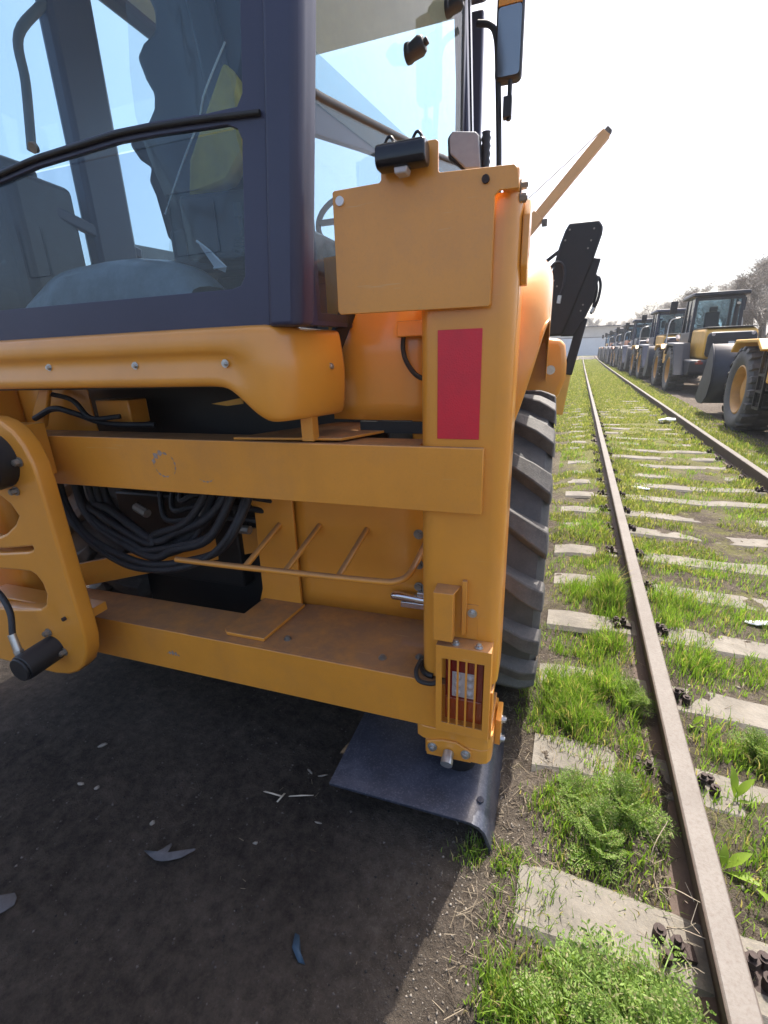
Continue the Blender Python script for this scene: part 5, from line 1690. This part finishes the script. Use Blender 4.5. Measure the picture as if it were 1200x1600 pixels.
# feathery weeds: stems with twice-divided fronds of tiny leaflets
def feather_mesh(seed, fronds, L, up=.75):
    rd = random.Random(seed)
    b = MB()
    for k in range(fronds):
        a = rd.uniform(0, 6.28)
        el = rd.uniform(.35, 1.35) * up + .1
        d = Vector((math.cos(a) * math.cos(el), math.sin(a) * math.cos(el), math.sin(el)))
        p = Vector((rd.uniform(-.03, .03), rd.uniform(-.03, .03), 0))
        LL = L * rd.uniform(.55, 1.15)
        n = 11
        prev = p
        for i in range(1, n + 1):
            f = i / n
            d2_ = (d + Vector((0, 0, -.9 * f * f * math.cos(el)))).normalized()
            q = prev + d2_ * LL / n
            side = d2_.cross(Vector((0, 0, 1)))
            if side.length < .05: side = Vector((1, 0, 0))
            side.normalize()
            s = side * .0011
            b.add([prev - s, prev + s, q + s, q - s], [(0, 1, 2, 3)])
            if i > 2:
                ll = LL * .30 * math.sin(math.pi * (f * .82 + .12))
                for sg in (-1, 1):
                    pd = (side * sg + d2_ * .55 + Vector((0, 0, rd.uniform(-.15, .3)))).normalized()
                    m = 5
                    for j in range(1, m + 1):
                        c = q + pd * ll * j / m
                        for sg2 in (-1, 1):
                            ld = (pd * .8 + d2_ * sg2 * .8 + Vector((0, 0, rd.uniform(-.2, .4)))).normalized()
                            l2 = ll * .36 * (1.15 - j / m * .5)
                            t = ld.orthogonal().normalized() * .0011
                            t = ld.cross(Vector((rd.uniform(-1, 1), rd.uniform(-1, 1), 1))).normalized() * rd.uniform(.0016, .0030)
                            b.add([c, c + ld * l2 * .5 + t, c + ld * l2, c + ld * l2 * .5 - t], [(0, 1, 2, 3)])
                    e = q + pd * ll
                    t = Vector((0, 0, .0008))
                    b.add([q - t, q + t, e], [(0, 1, 2)])
            prev = q
    return b
fp = []
for k in range(3):
    o = feather_mesh(70 + k, 34, .17, .8 + .1 * k).build('feathery_weed', M['feather'], None, smooth=0)
    fp.append(o)
fw_spots = [
    (.245, .775, 1.25, 'largest feathery green weed clump beside the rail at the photo bottom'),
    (.30, .70, 1.15, 'feathery weed at the bottom edge touching the foot of the near rail'),
    (.17, .70, 1.0, 'feathery weed growing among tall grass blades at the bottom edge'),
    (.30, .86, .55, 'small feathery weed under the dry stalks by the rail'),
    (.215, 1.28, .80, 'feathery weed above the broken tie end, beside the stabilizer pad'),
    (.29, 1.39, .85, 'dense dark feathery weed next to the rail fastening'),
    (.13, 1.42, .6, 'feathery weed closest to the black stabilizer pad'),
    (.36, 1.98, .7, 'leafy feathery weed between the grey stone and the rail'),
    (.80, 1.83, .75, 'feathery weed on the right of the near rail between two ties'),
    (.93, 1.72, .65, 'feathery weed at the right photo edge between two ties'),
    (.72, 1.27, .5, 'feathery weed at the right edge below the broad-leaved sprout'),
]
for i, (x, y, s, lab) in enumerate(fw_spots):
    o = fp[i] if i < 3 else fp[i % 3].copy()
    if i >= 3: COL.objects.link(o)
    o.location = (x, y, gz(x, y))
    o.scale = (s, s, s)
    o.rotation_euler = (0, 0, random.uniform(0, 6.28))
    tag(o, lab, 'weed', 'feathery weeds along the near rail')

# broad-leaved sprouts
def sprout(name, x, y, leaves, lab):
    leaves = [(a_, min(1.5, e_ * 1.15), L_ * .85, w_ * .8) for a_, e_, L_, w_ in leaves]
    root = empty(name, (x, y, gz(x, y)))
    tag(root, lab, 'weed', 'broad-leaved sprouts along the near rail')
    for (az, el, L, wd) in leaves:
        b = MB()
        rows = []
        d = Vector((math.cos(az), math.sin(az), 0))
        s = Vector((-math.sin(az), math.cos(az), 0))
        n = 8
        p = Vector((0, 0, .0))
        for i in range(n + 1):
            f = i / n
            w_ = wd * (.10 + .9 * math.sin(math.pi * min(1, max(0, (f - .18) / .82)) ** .85)) if f > .18 else wd * .08
            if i == n: w_ = wd * .03
            e = el - .55 * f
            if i: p = p + (d * math.cos(e) + Vector((0, 0, math.sin(e)))) * L / n
            cup = Vector((0, 0, w_ * .22))
            rows.append([p - s * w_ / 2 + cup, p, p + s * w_ / 2 + cup])
        b.grid(rows)
        b.build('leaf', M['broad'], root, smooth=80)
sprout('leafy_sprout', .60, 1.955, [(.3, 1.1, .075, .034), (-.6, .8, .06, .03), (-1.9, .7, .055, .028)], 'small round-leaved sprout against the near rail below a tie end')
sprout('leafy_sprout', .655, 1.58, [(1.9, 1.45, .15, .036), (.6, 1.05, .13, .034), (-.3, .6, .07, .02)], 'upright two-leaved yellow-green sprout behind a rail fastening')
sprout('leafy_sprout', .56, 1.305, [(.4, .9, .13, .038), (1.4, 1.2, .10, .03), (-.4, .55, .12, .034)], 'broad-leaved sprout leaning out from under the near rail')
sprout('leafy_sprout', .69, 1.215, [(1.8, 1.35, .14, .034), (2.9, .9, .12, .03), (-1.3, .6, .13, .034), (.2, .8, .1, .03)], 'tallest broad-leaved sprout at the right photo edge')
sprout('leafy_sprout', .865, 1.83, [(1.0, 1.0, .07, .03), (2.3, .9, .07, .03), (-.5, .8, .06, .028)], 'yellow-green sprout beside the feathery weed right of the rail')
sprout('leafy_sprout', .20, 1.20, [(1.6, 1.4, .12, .017), (.9, 1.2, .10, .015), (2.4, 1.2, .10, .015)], 'narrow-leaved sprout in the weeds left of the rail')
sprout('leafy_sprout', -.005, .74, [(2.3, .25, .12, .030), (.2, .3, .06, .02)], 'pale flat leaf lying on bare soil at the photo bottom')

# dry stalks by the rail
ds = [((.33, 1.17, .0), (.43, 1.06, .20)), ((.36, 1.10, .0), (.40, .98, .23)), ((.32, 1.04, .0), (.44, 1.0, .16)), ((.36, .97, .0), (.40, .88, .22)), ((.35, 1.22, .01), (.41, 1.35, .14)), ((.34, .95, .0), (.37, .84, .18))]
st_root = empty('dry_stalks', (.36, 1.05, 0))
tag(st_root, 'tangle of thin dry pale stalks leaning against the near rail', 'dry weed')
for p, q in ds:
    p, q = Vector(p), Vector(q)
    b = MB((.36, 1.05, 0))
    m = p.lerp(q, .5) + Vector((random.uniform(-.02, .02), random.uniform(-.02, .02), .02))
    b.tube(smooth_path([p, m, q], 4), [.0018] * 4 + [.0013] * 4 + [.0008], 5)
    for _ in range(3):
        t = random.uniform(.4, .95)
        o_ = p.lerp(q, t)
        b.tube([o_, o_ + Vector((random.uniform(-.04, .04), random.uniform(-.04, .04), random.uniform(.005, .04)))], [.0009, .0005], 4)
    b.build('stalk', M['dry'], st_root)

# stones
def stone(x, y, sx, sy_, sz, lab, mat='stone', seed=0, name='stone', cat='stone', z=.0):
    me = bpy.data.meshes.new(name)
    bm = bmesh.new()
    bmesh.ops.create_icosphere(bm, subdivisions=3, radius=1)
    for v in bm.verts:
        n_ = mnoise.noise(v.co * 1.3 + Vector((seed, 0, 0))) * .30 + mnoise.noise(v.co * 3.5 + Vector((seed, 5, 0))) * .12
        v.co *= 1 + n_
        v.co = Vector((v.co.x * sx, v.co.y * sy_, max(v.co.z, -.4) * sz))
    for f in bm.faces: f.smooth = True
    bm.to_mesh(me); bm.free()
    me.materials.append(M[mat])
    o = bpy.data.objects.new(name, me)
    COL.objects.link(o)
    o.location = (x, y, z)
    o.rotation_euler = (0, 0, seed)
    tag(o, lab, cat)
    return o
stone(.275, 1.90, .085, .16, .055, 'large rough grey stone lying between tyre and near rail', seed=.4)
stone(-.075, .905, .022, .018, .014, 'small smooth grey stone on bare soil near the shadow edge', seed=2.2)
stone(.005, .925, .016, .013, .011, 'small pale stone touching the broken tie end', seed=3.1)
stone(.035, .905, .011, .012, .010, 'tiny pale stone at the lower corner of the tie end', seed=4.4)
stone(.065, .86, .020, .014, .016, 'white chipped stone at the edge of the bottom grass', seed=5.3)
stone(1.55, 3.9, .05, .04, .03, 'dark stone lying on trodden soil between the rails', seed=6.1)
stone(-.03, .64, .09, .05, .012, 'flat beige slab fragment in the bottom grass', 'tie', 7.7, 'slab_fragment', 'slab')

def scrap(name, pts, th, mat, lab, cat, z=.014, bumpz=.004, seed=0):
    rd = random.Random(seed)
    b = MB()
    n = len(pts)
    c = Vector((sum(p[0] for p in pts) / n, sum(p[1] for p in pts) / n, 0))
    vs = [(p[0], p[1], z + rd.uniform(-bumpz, bumpz)) for p in pts] + [(c.x, c.y, z + bumpz)]
    b.add(vs, [(i, (i + 1) % n, n) for i in range(n)])
    o = b.build(name, M[mat], None, solid=th)
    tag(o, lab, cat)
    return o
def ell(x, y, a, c, rot, n=9, seed=0):
    rd = random.Random(seed)
    out = []
    for i in range(n):
        t = 2 * math.pi * i / n
        r = rd.uniform(.75, 1.15)
        px_, py_ = a * r * math.cos(t), c * r * math.sin(t)
        out.append((x + px_ * math.cos(rot) - py_ * math.sin(rot), y + px_ * math.sin(rot) + py_ * math.cos(rot)))
    return out
scrap('paper_scrap', ell(1.12, 2.97, .085, .028, .2, 10, 1), .004, 'paper', 'white oval paper scrap lying in the grass at the right photo edge', 'litter', .05)
scrap('paper_scrap', ell(.79, 5.88, .11, .05, -.6, 9, 2), .004, 'paper', 'white crumpled paper lying between the rails near the left one', 'litter', .05)
scrap('paper_scrap', ell(1.5, 4.84, .10, .035, .5, 8, 3), .003, 'paper', 'pale bent strip of litter on bare soil midway between the rails', 'litter', .03)
scrap('paper_scrap', ell(1.22, 5.2, .07, .03, .9, 8, 4), .003, 'cloth', 'grey scrap of litter on the soil beyond the crumpled paper', 'litter', .03)
scrap('paper_scrap', ell(1.86, 11.4, .16, .12, .2, 9, 5), .02, 'paper', 'large crumpled white wrapper against the far rail', 'litter', .10, .04)
scrap('splinter', [(-.98, 1.054), (-.90, 1.060), (-.897, 1.067), (-.975, 1.062)], .002, 'wood', 'long pale splinter of a crossed pair on the dark soil', 'splinter')
scrap('splinter', [(-.893, 1.075), (-.899, 1.074), (-.908, 1.036), (-.902, 1.035)], .002, 'wood', 'short pale splinter crossing the end of a longer one', 'splinter', .017)
scrap('splinter', [(-.876, 1.070), (-.792, 1.106), (-.790, 1.111), (-.874, 1.078)], .002, 'wood', 'single straight pale splinter nearest the stabilizer pad', 'splinter')
scrap('rag', [(-1.235, .722), (-1.21, .722), (-1.192, .731), (-1.178, .752), (-1.166, .775), (-1.158, .772), (-1.163, .748), (-1.155, .735), (-1.125, .741), (-1.10, .762), (-1.072, .79), (-1.069, .786), (-1.098, .748), (-1.128, .726), (-1.15, .716), (-1.175, .712), (-1.20, .715)], .003, 'cloth', 'torn grey rag with three tails on the shaded soil', 'rag', .012, .002)
scrap('wood_chip', ell(-1.79, 1.0, .022, .010, .7, 7, 7), .006, 'chip', 'pale wood chip on dark soil below the slide carriage', 'wood chip')
scrap('blue_scrap', [(-.615, .70), (-.60, .70), (-.575, .665), (-.55, .648), (-.57, .645), (-.605, .668)], .003, 'blue_scrap', 'dark blue plastic scrap on the shaded soil', 'litter', .012, .003)
scrap('cardboard_scrap', [(-1.515, .475), (-1.495, .468), (-1.482, .452), (-1.492, .43), (-1.51, .405), (-1.53, .392), (-1.56, .385), (-1.59, .40), (-1.60, .43), (-1.55, .455)], .003, 'cloth', 'torn greenish-grey scrap at the left photo edge', 'litter', .012, .002)
scrap('wood_chip', ell(-.887, .878, .010, .006, .3, 6, 9), .004, 'chip', 'tiny pale chip right of the torn rag', 'wood chip')
scrap('wood_chip', ell(-1.288, .806, .010, .008, 1.3, 6, 10), .004, 'chip', 'tiny pale chip just above the torn rag', 'wood chip')

for k, (x, y, a, c, r, lab) in enumerate([
    (-1.70, .83, .016, .007, .2, 'pale chip at the left photo edge, leftmost of a row of three'),
    (-1.62, .84, .012, .008, 1.1, 'pale chip in the middle of a row of three near the left photo edge'),
    (-.72, 1.02, .014, .004, .1, 'short pale sliver below the straight splinter'),
    (-.86, 1.20, .018, .004, -.5, 'thin pale sliver above the crossed splinters'),
    (-.80, 1.20, .020, .004, .5, 'curved pale sliver beside the stabilizer pad corner')]):
    scrap('wood_chip', ell(x, y, a, c, r, 7, 20 + k), .003, 'chip', lab, 'wood chip', .012, .002)
